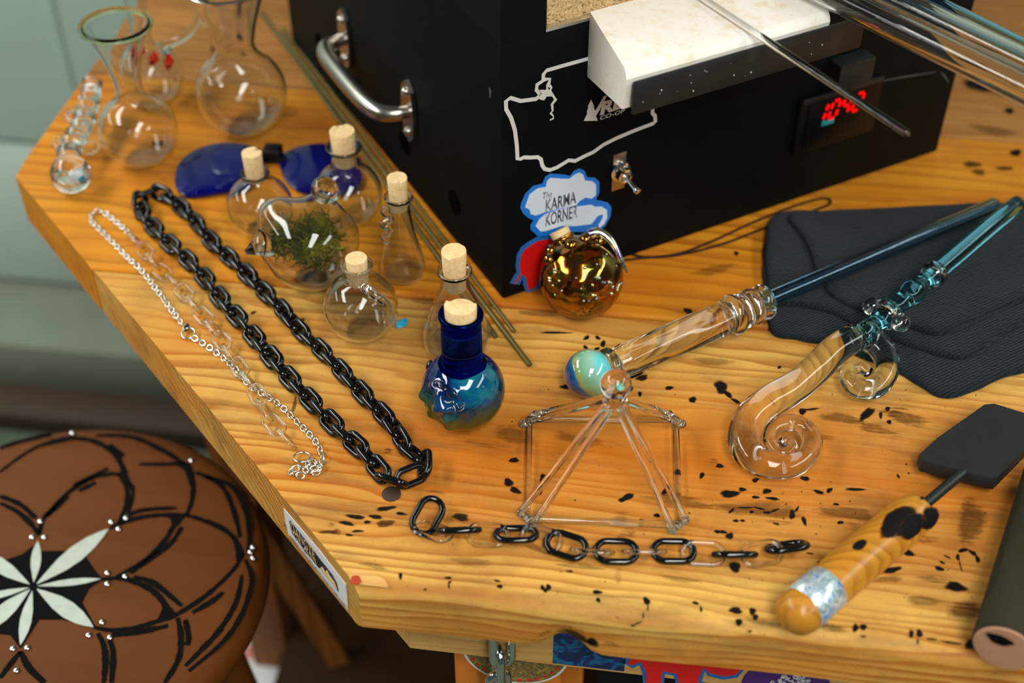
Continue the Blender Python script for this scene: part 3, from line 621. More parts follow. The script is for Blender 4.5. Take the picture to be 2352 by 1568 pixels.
for k in range(70):                       # small stray specks on the worked area
    stain(random.uniform(1150, 2300), random.uniform(860, 1420), random.uniform(1.2, 3.2), random.uniform(1.0, 2.4), random.uniform(-40, 40), random.uniform(0.5, 1), 0.2)
part('scorch_marks', bm, M['burn'], bench, kind='stuff', sharp=180, recalc=False)
# scorched rim of the bite in the front edge
def face_stain(bm, px, py, rx, ry, ang, w, tone):
    lb, lt2, lw = (bm.verts.layers.float.get(s) or bm.verts.layers.float.new(s) for s in ('burn', 'tone', 'weight')); a0_ = math.radians(ang); n = 20; rows = []
    for f, v_ in ((0, 1.0), (0.6, 1.0), (1.0, 0.62), (1.6, 0.0)):
        row = []
        for k in range(1 if f == 0 else n):
            a = 2*PI*k/n; x = rx*f*math.cos(a)*(1+0.12*math.sin(3*a)); y = ry*f*math.sin(a); q = PP(px+x*math.cos(a0_)-y*math.sin(a0_), py+x*math.sin(a0_)+y*math.cos(a0_), (0, YF-0.0011, 0), (0, 1, 0))
            v = bm.verts.new(Vector(q)); v[lb] = v_; v[lt2] = tone; v[lw] = w; row.append(v)
        rows.append(row)
    for k in range(n): bm.faces.new((rows[0][0], rows[1][k], rows[1][(k+1) % n]))
    for i in (1, 2):
        for k in range(n): bm.faces.new((rows[i][k], rows[i+1][k], rows[i+1][(k+1) % n], rows[i][(k+1) % n]))
bm = BM()
for s in ((1330, 1462, 34, 7, 28, 0.85, 0.1), (1362, 1474, 13, 8, 30, 1, 0.0), (1300, 1449, 20, 4, 5, 0.7, 0.5), (1250, 1456, 22, 6, -25, 0.5, 0.9), (1400, 1478, 24, 8, 10, 0.4, 1.0)): face_stain(bm, *s)
part('charred_rim', bm, M['burn'], bench, kind='stuff', sharp=180, recalc=False)
# chrome snap link and ring hanging under the edge
LKY = 0.5235
bx, bz = PP(1155, 1462, (0, LKY, 0), (0, 1, 0))[[0, 2]]; ez = PP(1150, 1560, (0, LKY, 0), (0, 1, 0))[2]
lk = thing('hanging_chain', (bx, LKY, -0.05), 'bright chrome chain links hanging under the front edge of the bench', 'chain')
def stadium(L, Wd, n=10):                 # closed centre line, long axis x, in the xy plane
    r = Wd/2; s = L/2-r; pts = []
    for k in range(n+1): a = -PI/2+PI*k/n; pts.append((s+r*math.cos(a), r*math.sin(a), 0))
    for k in range(n+1): a = PI/2+PI*k/n; pts.append((-s+r*math.cos(a), r*math.sin(a), 0))
    return pts
def linkmesh(name, L, Wd, wr, mat, seg=10, n=8):
    bm = BM(); tube(bm, stadium(L, Wd, n), wr, seg=seg, closed=True); return mesh_of(name, bm, mat, 180)
r_l = R(1155, 1500, -0.06, 10)
me = linkmesh('chain_link', 0.040, 0.0125, 0.0032, M['chrome'], 14, 12)
zc = -TH-0.016
inst('link', me, lk, Matrix.Translation((bx, LKY-0.001, zc)) @ Matrix.Rotation(PI/2, 4, 'Y') @ Matrix.Rotation(1.15, 4, 'X'))
inst('link', me, lk, Matrix.Translation((bx-0.003, LKY-0.001, zc-0.0265)) @ Matrix.Rotation(PI/2, 4, 'Y') @ Matrix.Rotation(PI/2+1.15, 4, 'X'))
inst('link', me, lk, Matrix.Translation((bx-0.003, LKY-0.001, zc-0.053)) @ Matrix.Rotation(PI/2, 4, 'Y') @ Matrix.Rotation(1.15, 4, 'X'))
# ================================================================== STOOL
SZ = -0.20
pts = np.array([P(*p, SZ)[:2] for p in ((162, 981), (374, 997), (512, 1080), (583, 1171), (607, 1265), (591, 1384), (512, 1502))])
Am = np.c_[2*pts, np.ones(len(pts))]; s_ = np.linalg.lstsq(Am, (pts**2).sum(1), rcond=None)[0]; SC = s_[:2]; SR = float(np.sqrt(s_[2]+SC[0]**2+SC[1]**2))
stool = thing('wooden_stool', (SC[0], SC[1], FL), 'round dark-stained wooden stool with burned petal pattern and white flower inlay', 'stool')
bm = BM(); lathe(bm, [(0, SZ-0.034), (SR-0.012, SZ-0.034), (SR-0.002, SZ-0.03), (SR+0.004, SZ-0.018), (SR+0.003, SZ-0.009), (SR-0.002, SZ-0.003), (SR-0.008, SZ-0.0005), (SR-0.011, SZ), (SR-0.02, SZ), (SR*0.6, SZ), (0, SZ)], (SC[0], SC[1], 0), 96)
part('seat', bm, M['stool_wood'], stool, sharp=50)
for k in range(4):
    a = k*PI/2+0.35; bm = BM(); tube(bm, [(SC[0]+0.11*math.cos(a), SC[1]+0.11*math.sin(a), SZ-0.034), (SC[0]+0.19*math.cos(a), SC[1]+0.19*math.sin(a), FL)], [0.017, 0.014], seg=14); part('leg', bm, M['stool_wood'], stool)
for k in range(4):
    a, b = k*PI/2+0.35, (k+1)*PI/2+0.35; h = -0.62; rr_ = 0.11+0.08*(SZ-0.034-h)/(SZ-0.034-FL); bm = BM()
    tube(bm, [(SC[0]+rr_*math.cos(a), SC[1]+rr_*math.sin(a), h), (SC[0]+rr_*math.cos(b), SC[1]+rr_*math.sin(b), h)], 0.009, seg=10); part('stretcher', bm, M['stool_wood'], stool)
def ST(x, y): return P(x/2.537, 950+y/2.537, SZ)
def clampseat(q, m=0.006):
    d = np.array([q[0]-SC[0], q[1]-SC[1]]); L = np.hypot(*d)
    if L > SR-m: d *= (SR-m)/L
    return (SC[0]+d[0], SC[1]+d[1])
st3 = lambda x, y: (x, y, SZ+0.0002)
ARCS = [((230, 700), (250, 620), (300, 560), (410, 450), (530, 380), (640, 350), (700, 360)), ((700, 350), (740, 440), (735, 540), (690, 640)), ((0, 340), (150, 230), (290, 165), (420, 145), (560, 165), (680, 250), (740, 380), (775, 450), (750, 580)),
 ((640, 670), (700, 640), (820, 605), (950, 590), (1080, 590)), ((1080, 590), (1010, 660), (960, 740), (850, 850), (680, 950)), ((590, 965), (700, 960), (800, 985), (900, 1040), (970, 1120), (1020, 1180)), ((545, 1245), (660, 1262), (800, 1245), (930, 1205), (1020, 1175), (1200, 1060), (1350, 920), (1420, 820)),
 ((1420, 830), (1360, 720), (1270, 655), (1150, 610), (1080, 590)), ((810, 295), (960, 295), (1090, 300), (1125, 420), (1115, 520), (1085, 590)), ((740, 600), (800, 570), (900, 555), (1030, 550)), ((1060, 660), (1000, 750), (900, 830), (760, 930)),
 ((560, 128), (680, 128), (800, 145), (950, 215), (1040, 270), (1090, 310)), ((1140, 340), (1290, 420), (1360, 560), (1400, 720)), ((1190, 360), (1360, 430), (1440, 590), (1455, 740), (1445, 800)), ((1410, 940), (1375, 1100), (1280, 1260), (1180, 1370), (1080, 1470)), ((1430, 850), (1470, 960), (1450, 1080), (1400, 1200), (1300, 1330), (1100, 1500)),
 ((570, 1280), (605, 1350), (615, 1440), (605, 1568)), ((640, 1320), (660, 1400), (650, 1568)), ((1035, 1190), (1055, 1300), (1040, 1430), (960, 1568)), ((1080, 1200), (1100, 1300), (1090, 1350)), ((0, 520), (100, 570), (180, 640), (230, 710)), ((0, 480), (120, 530), (210, 610)), ((120, 1385), (60, 1460), (0, 1540)), ((120, 1385), (170, 1480), (260, 1568)), ((0, 200), (120, 160), (300, 120)), ((780, 950), (900, 990), (1060, 1120)), ((650, 1290), (800, 1275), (980, 1235)), ((1120, 1160), (1240, 1090), (1300, 1040)), ((270, 600), (400, 480)), ((460, 450), (560, 400)), ((430, 420), (630, 320)), ((640, 180), (720, 250))]
random.seed(5)
for A_ in ARCS:
    q = [clampseat(ST(*p)) for p in A_]; q = [tuple(x) for x in catmull(q, 6)]; n = len(q)
    bm = BM(); ribbon(bm, q, [0.0052*(0.55+0.45*math.sin(PI*(i+2)/(n+3)))*random.uniform(0.8, 1.15) for i in range(n)], st3, (0, 0, 0.0003)); part('burned_line', bm, M['char'], stool, sharp=60)
def seatpoly(name, pp, mat, z, label=None):
    bm = BM(); poly3(bm, [(q[0], q[1], SZ+z) for q in (clampseat(ST(*p)) for p in pp)], (0, 0, 0.0003)); part(name, bm, mat, stool, label, sharp=60)
seatpoly('burned_star', [(190, 770), (245, 800), (330, 800), (480, 800), (560, 920), (600, 965), (520, 1020), (480, 1100), (560, 1245), (360, 1200), (230, 1200), (120, 1370), (60, 1290), (-40, 1280), (-160, 1220), (-150, 1000), (-120, 820), (40, 850), (130, 820)], M['char'], 0.0002)
for kk in [((700, 345), (600, 375), (660, 350), (745, 330), (745, 470), (720, 390)), ((1080, 590), (920, 590), (990, 610), (1010, 680), (1050, 640)), ((1415, 825), (1350, 720), (1370, 790), (1380, 890)), ((1030, 1180), (930, 1060), (945, 1140), (910, 1215), (980, 1190)), ((1100, 300), (1000, 290), (1075, 330), (1105, 420), (1125, 360)), ((430, 125), (330, 150), (240, 195), (420, 155), (500, 155))]:
    seatpoly('burned_corner', kk, M['char'], 0.0004)
c = (195, 1010)
for tip, w in (((222, 745), 30), ((632, 675), 48), ((588, 965), 20), ((545, 1245), 52), ((120, 1350), 34), ((-130, 1290), 46), ((-140, 1090), 20), ((-150, 790), 44)):
    d = np.array(tip)-np.array(c, float); L = np.hypot(*d); d /= L; nn = np.array([-d[1], d[0]]); o = np.array(c)+d*26
    prof = [(0.0, 0.03), (0.12, 0.35), (0.35, 0.85), (0.55, 1.0), (0.75, 0.8), (0.9, 0.4), (1.0, 0.03)]; L2 = L-26
    seatpoly('flower_petal', [o+d*L2*t+nn*w*f for t, f in prof]+[o+d*L2*t-nn*w*f for t, f in prof[::-1]], M['petal'], 0.0007)
bm = BM(); sphere(bm, (0, 0, 0), 0.0028, 12, 8, (1, 1, 0.6)); stud = mesh_of('stud', bm, M['steel'], 180)
for p in ((93, 1198), (74, 1234), (102, 1234), (256, 1199), (273, 1215), (290, 1190), (247, 1316), (288, 1324), (247, 1341), (235, 1429), (204, 1459), (253, 1464), (30, 1490), (63, 1488), (38, 1540), (576, 1268), (588, 1256), (589, 1281), (168, 986), (440, 1058)):
    q = clampseat(P(*p, SZ), 0.008); inst('stud', stud, stool, Matrix.Translation((q[0], q[1], SZ+0.0006)))
# carton behind the stool
cc = P(585, 1535, FL+0.12)
ct = thing('carton', (cc[0]-0.05, cc[1], FL), 'white printed carton on the floor between the stool and the bench leg', 'box')
bm = BM(); box(bm, (cc[0]-0.05, cc[1], FL+0.06), (0.20, 0.16, 0.12), bev=0.003); part('body', bm, M['paper'], ct)
bm = BM(); box(bm, (cc[0]-0.05, cc[1], FL+0.1225), (0.206, 0.166, 0.004), bev=0.001); part('lid', bm, M['paper'], ct)
bm = BM(); box(bm, (cc[0]-0.03, cc[1]+0.02, FL+0.1248), (0.09, 0.02, 0.0006)); part('print_band', bm, M['pink_ink'], ct)
# ================================================================== KILN
KC = P(1155, 690); KA = math.radians(35.9)
ku = np.array([math.cos(KA), math.sin(KA), 0]); kv = np.array([-math.sin(KA), math.cos(KA), 0]); kz = np.array([0, 0, 1.0])
KROT = Matrix(((ku[0], kv[0], 0), (ku[1], kv[1], 0), (0, 0, 1)))
def K(a, b, z): return KC+ku*a+kv*b+kz*z          # a along the front, b into the kiln, z up
def KF(px, py):
    q = PP(px, py, KC, kv); return (float(np.dot(q-KC, ku)), float(q[2]))
def KL(px, py):
    q = PP(px, py, KC, ku); return (float(np.dot(q-KC, kv)), float(q[2]))
KWD, KDP, KHT = 0.445, 0.46, 0.42
kiln = thing('kiln', K(KWD/2, KDP/2, 0), 'black steel bench kiln with open firebrick door flap and red display', 'kiln')
# shell with an opening in the front (a 0.035..0.41, z 0.229..0.33)
O0, O1, OZ0, OZ1 = 0.035, 0.41, 0.229, 0.34
bm = BM()
def kbox(bm, a0, a1, b0, b1, z0, z1, bev=0.002): box(bm, K((a0+a1)/2, (b0+b1)/2, (z0+z1)/2), (a1-a0, b1-b0, z1-z0), KROT, bev)
kbox(bm, 0, KWD, 0, KDP, 0.001, OZ0-0.002); kbox(bm, 0, O0, 0, KDP, OZ0-0.004, OZ1+0.004, 0.0); kbox(bm, O1, KWD, 0, KDP, OZ0-0.004, OZ1+0.004, 0.0); kbox(bm, 0, KWD, 0, KDP, OZ1, KHT); kbox(bm, 0, KWD, KDP-0.03, KDP, OZ0-0.004, OZ1+0.004, 0)
part('body', bm, M['black_paint'], kiln, sharp=30)
bm = BM(); kbox(bm, O0, O1, 0.004, KDP-0.03, OZ0-0.002, OZ0+0.001, 0); kbox(bm, O0, O0+0.003, 0.006, KDP-0.03, OZ0, OZ1, 0); kbox(bm, O1-0.003, O1, 0.006, KDP-0.03, OZ0, OZ1, 0); kbox(bm, O0, O1, KDP-0.035, KDP-0.03, OZ0, OZ1, 0); kbox(bm, O0, O1, 0.006, KDP-0.03, OZ1-0.003, OZ1, 0)
kbox(bm, O0+0.001, O1-0.001, 0.012, 0.05, OZ0, OZ1, 0)
part('chamber_lining', bm, M['lining'], kiln, 'pitted tan firebrick lining')
bm = BM(); kbox(bm, O0-0.001, O1, -0.0012, 0.006, OZ0-0.0015, OZ0+0.0006, 0); part('sill_edge', bm, M['steel'], kiln, 'thin bright worn edge of the opening')
# open flap: firebrick plug in a steel tray
zt = 0.234
fA = P(1440, 165, zt)-KC; fa, fb = float(np.dot(fA, ku)), float(np.dot(fA, kv))
fR = P(1905, 28, zt)-KC; fra = float(np.dot(fR, ku))
tipq = PP(1425, 250, K(0, fb+0.004, 0), kv)-KC; tz = float(tipq[2]); ta = float(np.dot(tipq, ku))
bm = BM()
outl = []
prof = [(-0.0006, zt), (fb+0.007, zt), (fb+0.004, zt-0.0008), (fb+0.0016, zt-0.0028), (fb, zt-0.006), (fb+0.0012, zt-0.012), (fb+0.003, tz), (-0.0006, 0.183)]
def aL(b, z): # left end of the brick as it tapers outwards
    t = b/fb; return 0.069*(1-t)+(fa if z > zt-0.02 else ta)*t
left = [bm.verts.new(Vector(K(aL(b, z), b, z))) for b, z in prof]; right = [bm.verts.new(Vector(K(fra+0.02*(1 - b/fb), b, z))) for b, z in prof]
n = len(prof)
for i in range(n): bm.faces.new((left[i], left[(i+1) % n], right[(i+1) % n], right[i]))
bm.faces.new(left[::-1]); bm.faces.new(right)
tray = BM()
pr = KF(1978, 84)[0]
tra = float(np.dot(PP(1978, 84, K(0, fb-0.003, 0), kv)-KC, ku))
kbox(tray, fa+0.004, tra, fb-0.0045, fb-0.0010, tz-0.002, zt-0.0075, 0.0012)
kbox(tray, 0.09, tra, fb-0.002, 0.0, tz-0.0035, tz-0.0015, 0.0006)
door = part('door_flap', tray, M['black_steel'], kiln, 'scuffed black steel flap folded open')
part('brick', bm, M['brick'], door, 'white firebrick plug of the open flap', sharp=30)
bm = BM(); random.seed(4)
for k in range(16):
    a = random.uniform(fa+0.01, tra-0.01); z = random.uniform(tz+0.002, zt-0.012); sphere(bm, K(a, fb-0.0046, z), random.choice((0.0002, 0.0003, 0.0003, 0.0005)), 6, 4, (1, 1, 1.4))
part('white_speck', bm, M['white_vinyl'], door, kind='stuff')
# latch bracket below the flap
la, lz = KF(1940, 130); bm = BM()
for (dz0, dz1, b0, b1) in ((0.000, 0.003, -0.016, 0.0), (-0.020, 0.001, -0.016, -0.0135)):
    kbox(bm, la-0.016, la+0.019, b0, b1, lz+dz0, lz+dz1, 0.0012)
latch = part('latch_bracket', bm, M['black_steel'], kiln)
# controller
bm = BM(); kbox(bm, 0.271, 0.356, -0.004, 0.0, 0.052, 0.106, 0.0015); part('display_bezel', bm, M['black_plastic'], kiln)
bz_ = kiln.children[-1]
bm = BM(); kbox(bm, 0.279, 0.350, -0.0052, -0.0038, 0.058, 0.101, 0.0006); part('display_window', bm, M['screen'], bz_)
bm = BM(); kbox(bm, 0.272, 0.355, -0.0056, -0.004, 0.1015, 0.1065, 0.0006); part('bezel_lip', bm, M['black_steel'], bz_)
SEG = {'0': 'abcdef', '1': 'bc', '4': 'fgbc', '2': 'abged'}
def segs(ch, o, h=0.0165, w=0.0085):
    out = {'a': ((0, h), (w, h)), 'b': ((w, h), (w, h/2)), 'c': ((w, h/2), (w, 0)), 'd': ((0, 0), (w, 0)), 'e': ((0, 0), (0, h/2)), 'f': ((0, h/2), (0, h)), 'g': ((0, h/2), (w, h/2))}
    r_ = []
    for s in SEG[ch]:
        a, b = (np.array(x, float) for x in out[s]); d = (b-a)/np.hypot(*(b-a)); a = a+d*0.0011; b = b-d*0.0011
        r_.append([(o[0]+p[0]+p[1]*0.22, o[1]+p[1]) for p in (a, a+(b-a)*0.15, b-(b-a)*0.15, b)])
    return r_
ks = lambda off: (lambda a, z: tuple(K(a, -off, z)))
d0 = KF(1880, 262); d1 = KF(1968, 232)
for i, ch in enumerate('1042'):
    bm = BM(); o = (d0[0]-0.0065+0.0122*i+(0.0 if ch != '1' else -0.0005), d0[1]-0.0035)
    for sg in segs(ch, o, 0.0160, 0.0078): ribbon(bm, sg, [0.0012, 0.0030, 0.0030, 0.0012], ks(0.0054), tuple(-kv*0.0005))
    part('red_digit', bm, M['led_red'], bz_, sharp=60)
lq = KF(1895, 268); bm = BM(); box(bm, K(lq[0]-0.001, -0.0053, lq[1]-0.002), (0.013, 0.001, 0.005), KROT, 0.0004); part('indicator', bm, M['led_teal'], bz_, 'small teal indicator window')
# toggle switch
sa, sz = KF(1420, 392)
bm = BM(); kbox(bm, sa-0.006, sa+0.006, -0.0014, 0, sz-0.017, sz+0.017, 0.0004); part('switch_plate', bm, M['nickel'], kiln); swp = kiln.children[-1]
bm = BM(); lathe(bm, [(0, 0), (0.0085, 0), (0.0085, 0.003), (0.0062, 0.004), (0.0062, 0.010), (0.0042, 0.0105), (0.0042, 0.008), (0, 0.008)], K(sa, -0.001, sz+0.001), 24, axis=-kv); part('bushing', bm, M['chrome'], swp)
ld = Vector(-kv)*1.0+Vector((0.25, 0, -0.42)); ld.normalize(); p0 = Vector(K(sa, -0.008, sz+0.001))
bm = BM(); tube(bm, [p0, p0+ld*0.007, p0+ld*0.0145, p0+ld*0.017, p0+ld*0.0185], [0.0016, 0.0018, 0.0024, 0.0030, 0.0026], seg=14); part('toggle_lever', bm, M['chrome'], swp)
# side: handle and vents
hb0, hz0 = KL(795, 62); hb1, hz1 = KL(945, 262); hz_ = (hz0+hz1)/2; hz_ = 0.085
def Kside(b, z, out): return K(-out, b, z)
path = catmull([Kside(hb0, hz_, 0.002), Kside(hb0-0.001, hz_, 0.012), Kside(hb0-0.008, hz_, 0.024), Kside(hb0-0.026, hz_, 0.029), Kside((hb0+hb1)/2, hz_, 0.030), Kside(hb1+0.030, hz_, 0.029), Kside(hb1+0.010, hz_, 0.024), Kside(hb1+0.001, hz_, 0.012), Kside(hb1, hz_, 0.002)], 8)
nn = len(path)
bm = BM(); tube(bm, path, [0.0052+0.0026*math.sin(PI*i/(nn-1))**0.6 for i in range(nn)], seg=18); hnd = part('handle', bm, M['nickel'], kiln, 'worn nickel bow handle')
for b in (hb0, hb1):
    bm = BM(); q = [(0, 0.030), (0.009, 0.022), (0.012, 0.0), (0.009, -0.022), (0, -0.030), (-0.009, -0.022), (-0.012, 0.0), (-0.009, 0.022)]
    poly3(bm, [Kside(b+x, hz_+z, 0.0005) for x, z in q], tuple(-ku*0.0035)); part('mounting_plate', bm, M['nickel'], hnd)
    for s in (-1, 1):
        bm = BM(); sphere(bm, Kside(b, hz_+s*0.019, 0.004), 0.0042, 14, 8); part('screw', bm, M['nickel'], hnd)
for px, py in ((735, 100), (823, 205), (930, 335), (1045, 478)):
    b, z = KL(px, py); bm = BM(); lathe(bm, [(0, 0), (0.0105, 0), (0.0105, 0.0006), (0, 0.0006)], Kside(b, 0.042, 0.0), 24, axis=-ku); part('vent_hole', bm, M['vent'], kiln)
# stickers on the front
def kpoly(name, pp, mat, lift=0.0, label=None):
    bm = BM(); poly3(bm, [K(a, -0.0002-lift, z) for a, z in (KF(*p) for p in pp)], tuple(-kv*0.0003)); return part(name, bm, mat, kiln, label, sharp=60)
Z4 = lambda pts: [(1100+x/3.357, y/3.357) for x, y in pts]
wa = Z4([(1340, 430), (1342, 600), (1340, 800), (1335, 870), (1355, 890), (1358, 935), (1340, 950), (1200, 1003), (1060, 1062), (960, 1112), (880, 1170), (820, 1197), (740, 1238), (690, 1233), (600, 1288), (545, 1308), (505, 1300), (485, 1270), (475, 1225), (450, 1208), (390, 1212), (345, 1210), (320, 1222), (295, 1222), (290, 1120), (275, 1000), (245, 905), (208, 840), (205, 780), (240, 752), (320, 776), (440, 760), (475, 730)])
bm = BM(); ribbon(bm, [KF(*p) for p in wa], 0.0031, ks(0.0003), tuple(-kv*0.0003)); part('state_outline_sticker', bm, M['white_vinyl'], kiln, 'white outline sticker shaped like a state map', sharp=60); wao = kiln.children[-1]
top = Z4([(475, 730), (440, 690), (445, 650), (490, 620), (495, 570), (520, 540), (640, 505), (820, 455), (1340, 300), (1340, 430)])
bm = BM(); ribbon(bm, [KF(*p) for p in top], 0.0029, ks(0.0004), tuple(-kv*0.0003)); part('outline_top', bm, M['white_vinyl'], wao, sharp=60)
bm = BM(); sd = Z4([(500, 610), (545, 605), (530, 650), (556, 672), (540, 700), (575, 745), (588, 765), (560, 800), (565, 850), (550, 870), (570, 890), (570, 910), (545, 922)])
ribbon(bm, [KF(*p) for p in sd], [0.003, 0.002, 0.0035, 0.0016, 0.003, 0.0016, 0.0026, 0.0022, 0.0014, 0.0018, 0.001, 0.0012, 0.0012], ks(0.0005), tuple(-kv*0.0003)); part('inlet_line', bm, M['white_vinyl'], wao, sharp=60)
bm = BM(); poly3(bm, [K(a, -0.0004, z) for a, z in (KF(*p) for p in Z4([(440, 740), (470, 720), (455, 690), (515, 690), (520, 640), (535, 690), (560, 740), (520, 740), (500, 770), (470, 765)]))], tuple(-kv*0.0003)); part('inlet_blot', bm, M['white_vinyl'], wao, sharp=60)
bm = BM(); poly3(bm, [K(a, -0.0004, z) for a, z in (KF(*p) for p in Z4([(806, 929), (835, 868), (828, 866), (842, 822), (836, 820), (862, 765), (885, 815), (880, 818), (896, 858), (890, 862), (912, 927)]))], tuple(-kv*0.0003))
poly3(bm, [K(a, -0.00045, z) for a, z in (KF(*p) for p in Z4([(884, 862), (905, 836), (960, 738), (985, 732), (930, 838), (898, 890)]))], tuple(-kv*0.0003)); part('tree_logo', bm, M['white_vinyl'], wao, sharp=60)
def ktext(bm, s, p0, p1, p2, bold=0.0, shear=0.0, off=0.0009):
    o, e, h = np.array(KF(*p0)), np.array(KF(*p1)), np.array(KF(*p2)); h2 = np.array([0.0, np.hypot(*(h-o))]); ex = e-o
    text_on(bm, s, ks(off), o, ex, h2, bold, shear)
bm = BM(); q = Z4([(928, 886), (1150, 812), (940, 785), (928, 922), (1120, 862), (930, 892)])
ktext(bm, 'REI', q[0], q[1], q[2], 0.05, 0.12); ktext(bm, 'CO-OP', q[3], q[4], q[5], 0.012, 0.1); part('logo_lettering', bm, M['white_vinyl'], wao, sharp=60)
Z5 = lambda pts: [(1160+x/4.357, 380+y/4.357) for x, y in pts]
kpoly('cloud_sticker', Z5([(150, 420), (160, 370), (200, 280), (280, 200), (370, 180), (400, 110), (450, 78), (560, 85), (650, 100), (690, 50), (740, 28), (790, 45), (820, 115), (900, 120), (940, 160), (942, 260), (905, 345), (960, 350), (1030, 370), (1062, 420), (1050, 510), (1000, 600), (950, 640), (820, 660), (700, 660), (500, 680), (340, 720), (300, 680), (255, 640), (252, 590), (285, 545), (230, 520), (180, 480)]), M['cloud_blue'], 0, 'blue and white cloud sticker'); cl = kiln.children[-1]
def csub(pp): 
    bm = BM(); poly3(bm, [K(a, -0.0006, z) for a, z in (KF(*p) for p in Z5(pp))], tuple(-kv*0.0003)); part('cloud_white', bm, M['cloud_white'], cl, sharp=60)
csub([(195, 412), (205, 380), (240, 285), (320, 225), (402, 210), (415, 150), (450, 118), (560, 128), (640, 128), (690, 88), (740, 66), (775, 85), (795, 145), (870, 152), (905, 185), (905, 290), (860, 325), (800, 315), (740, 350), (700, 400), (640, 410), (520, 430), (400, 460), (300, 495), (250, 480), (240, 435)])
csub([(300, 600), (340, 530), (400, 480), (520, 440), (640, 415), (760, 400), (860, 388), (900, 410), (960, 405), (1015, 440), (1015, 520), (985, 580), (935, 620), (930, 590), (975, 510), (970, 480), (920, 500), (860, 580), (700, 600), (560, 600), (400, 650), (350, 655)])
bm = BM(); ktext(bm, 'The', *Z5([(372, 335), (462, 308), (375, 268)]), 0.008, 0.2); ktext(bm, 'KARMA', *Z5([(400, 460), (706, 368), (402, 338)]), 0.02); ktext(bm, 'KORNER', *Z5([(398, 606), (718, 512), (398, 478)]), 0.02)
part('cloud_lettering', bm, M['ink'], cl, 'dark lettering on the cloud sticker', sharp=60)
an = Z5([(420, 735), (330, 750), (250, 795), (190, 840), (155, 900), (142, 1000), (152, 1070), (120, 1120), (85, 1185), (110, 1165), (162, 1080), (208, 1112), (218, 1180), (225, 1240), (300, 1210), (320, 1130), (345, 1080), (560, 1010), (575, 1080), (600, 1110), (700, 1080), (720, 940), (720, 780), (640, 700)])
kpoly('animal_sticker_outline', inflate(an, 9), M['rim_blue'], 0, 'blue outline of the red animal sticker'); kpoly('animal_sticker', an, M['red'], 0.0005, 'red animal sticker half hidden by the amber flask')
# scratches on the front
bm = BM()
for p0, p1 in (((2003, 190), (2150, 165)), ((2160, 165), (2178, 190)), ((1123, 200), (1125, 225))): ribbon(bm, [KF(*p0), tuple((np.array(KF(*p0))+np.array(KF(*p1)))/2+0.0006), KF(*p1)], [0.0006, 0.0016, 0.0006], ks(0.0002), tuple(-kv*0.0002))
part('scratch', bm, M['scuff'], kiln, kind='stuff', sharp=60)
# ================================================================== GLASSWARE
GC = 'corked bottles on the bench'
def bottle(root, outer, t, base, mat, seg=56, name='body', label=None):
    base = (base[0], base[1], base[2]+0.0005)
    bm = BM(); lathe(bm, shell(outer, t), base, seg); return part(name, bm, mat, root, label, sharp=180)
def cork(root, base, z0, z1, r0, r1, label=None, nick=0):
    rng = random.Random(nick); bm = BM(); lathe(bm, [(0, z0), (r0*0.96, z0), (r0, z0+0.0006), (r1, z1-0.0007), (r1*0.96, z1), (0, z1)], base, 36)
    for v in bm.verts:
        if v.co.z > base[2]+z1-0.001 and math.hypot(v.co.x-base[0], v.co.y-base[1]) > r1*0.4:
            a = math.atan2(v.co.y-base[1], v.co.x-base[0])
            if math.cos(a-nick) > 0.93: v.co.z -= 0.0016*abs(math.sin(nick*3.1+1))
            v.co.z += rng.uniform(-0.0002, 0.0002)
    return part('cork', bm, M['cork'], root, label, sharp=50)
def ball_profile(r, foot, zc, neck_r, neck_z, lip_r, lip_z, n=14):
    # flat foot, spherical belly, neck and rolled lip
    a0 = -math.asin(min(0.98, (zc)/r)); a1 = math.acos(min(0.99, neck_r/r))
    pts = [(0, 0.0), (foot*0.6, 0.0), (r*math.cos(a0)*0.97, 0.0)]
    pts += [(r*math.cos(a), zc+r*math.sin(a)) for a in np.linspace(a0+0.12, a1-0.10, n)]
    zt_ = zc+r*math.sin(a1)
    pts += [(neck_r*1.06, zt_+0.0015), (neck_r, zt_+(neck_z-zt_)*0.5), (neck_r*1.02, neck_z), (lip_r, lip_z-0.0012), (lip_r*1.02, lip_z-0.0002), (lip_r*0.97, lip_z+0.0008)]
    return pts
def corked_ball(name, label, px, py, rp, ck, neckpy, corkr, corkpy0, corkpy1, t=0.0013, sq=0.9, group=GC, mat='clear', nick=0):
    c, r = ballat(px, py, rp, sq); b = (c[0], c[1], 0.0); zc = c[2]
    d = dep(c); nr = corkr*d/FPX*1.08
    zl = zat(b, neckpy)
    root = thing(name, (b[0], b[1], 0), label, 'bottle', group)
    bottle(root, ball_profile(r, r*0.42, zc, nr, zl-0.003, nr*1.32, zl), t, b, M[mat])
    cork(root, b, max(zat(b, corkpy0), zc+r*0.8), zat(b, corkpy1), nr/1.08*0.86, nr/1.08, nick=nick)
    return root, b, r, zc, zl, nr
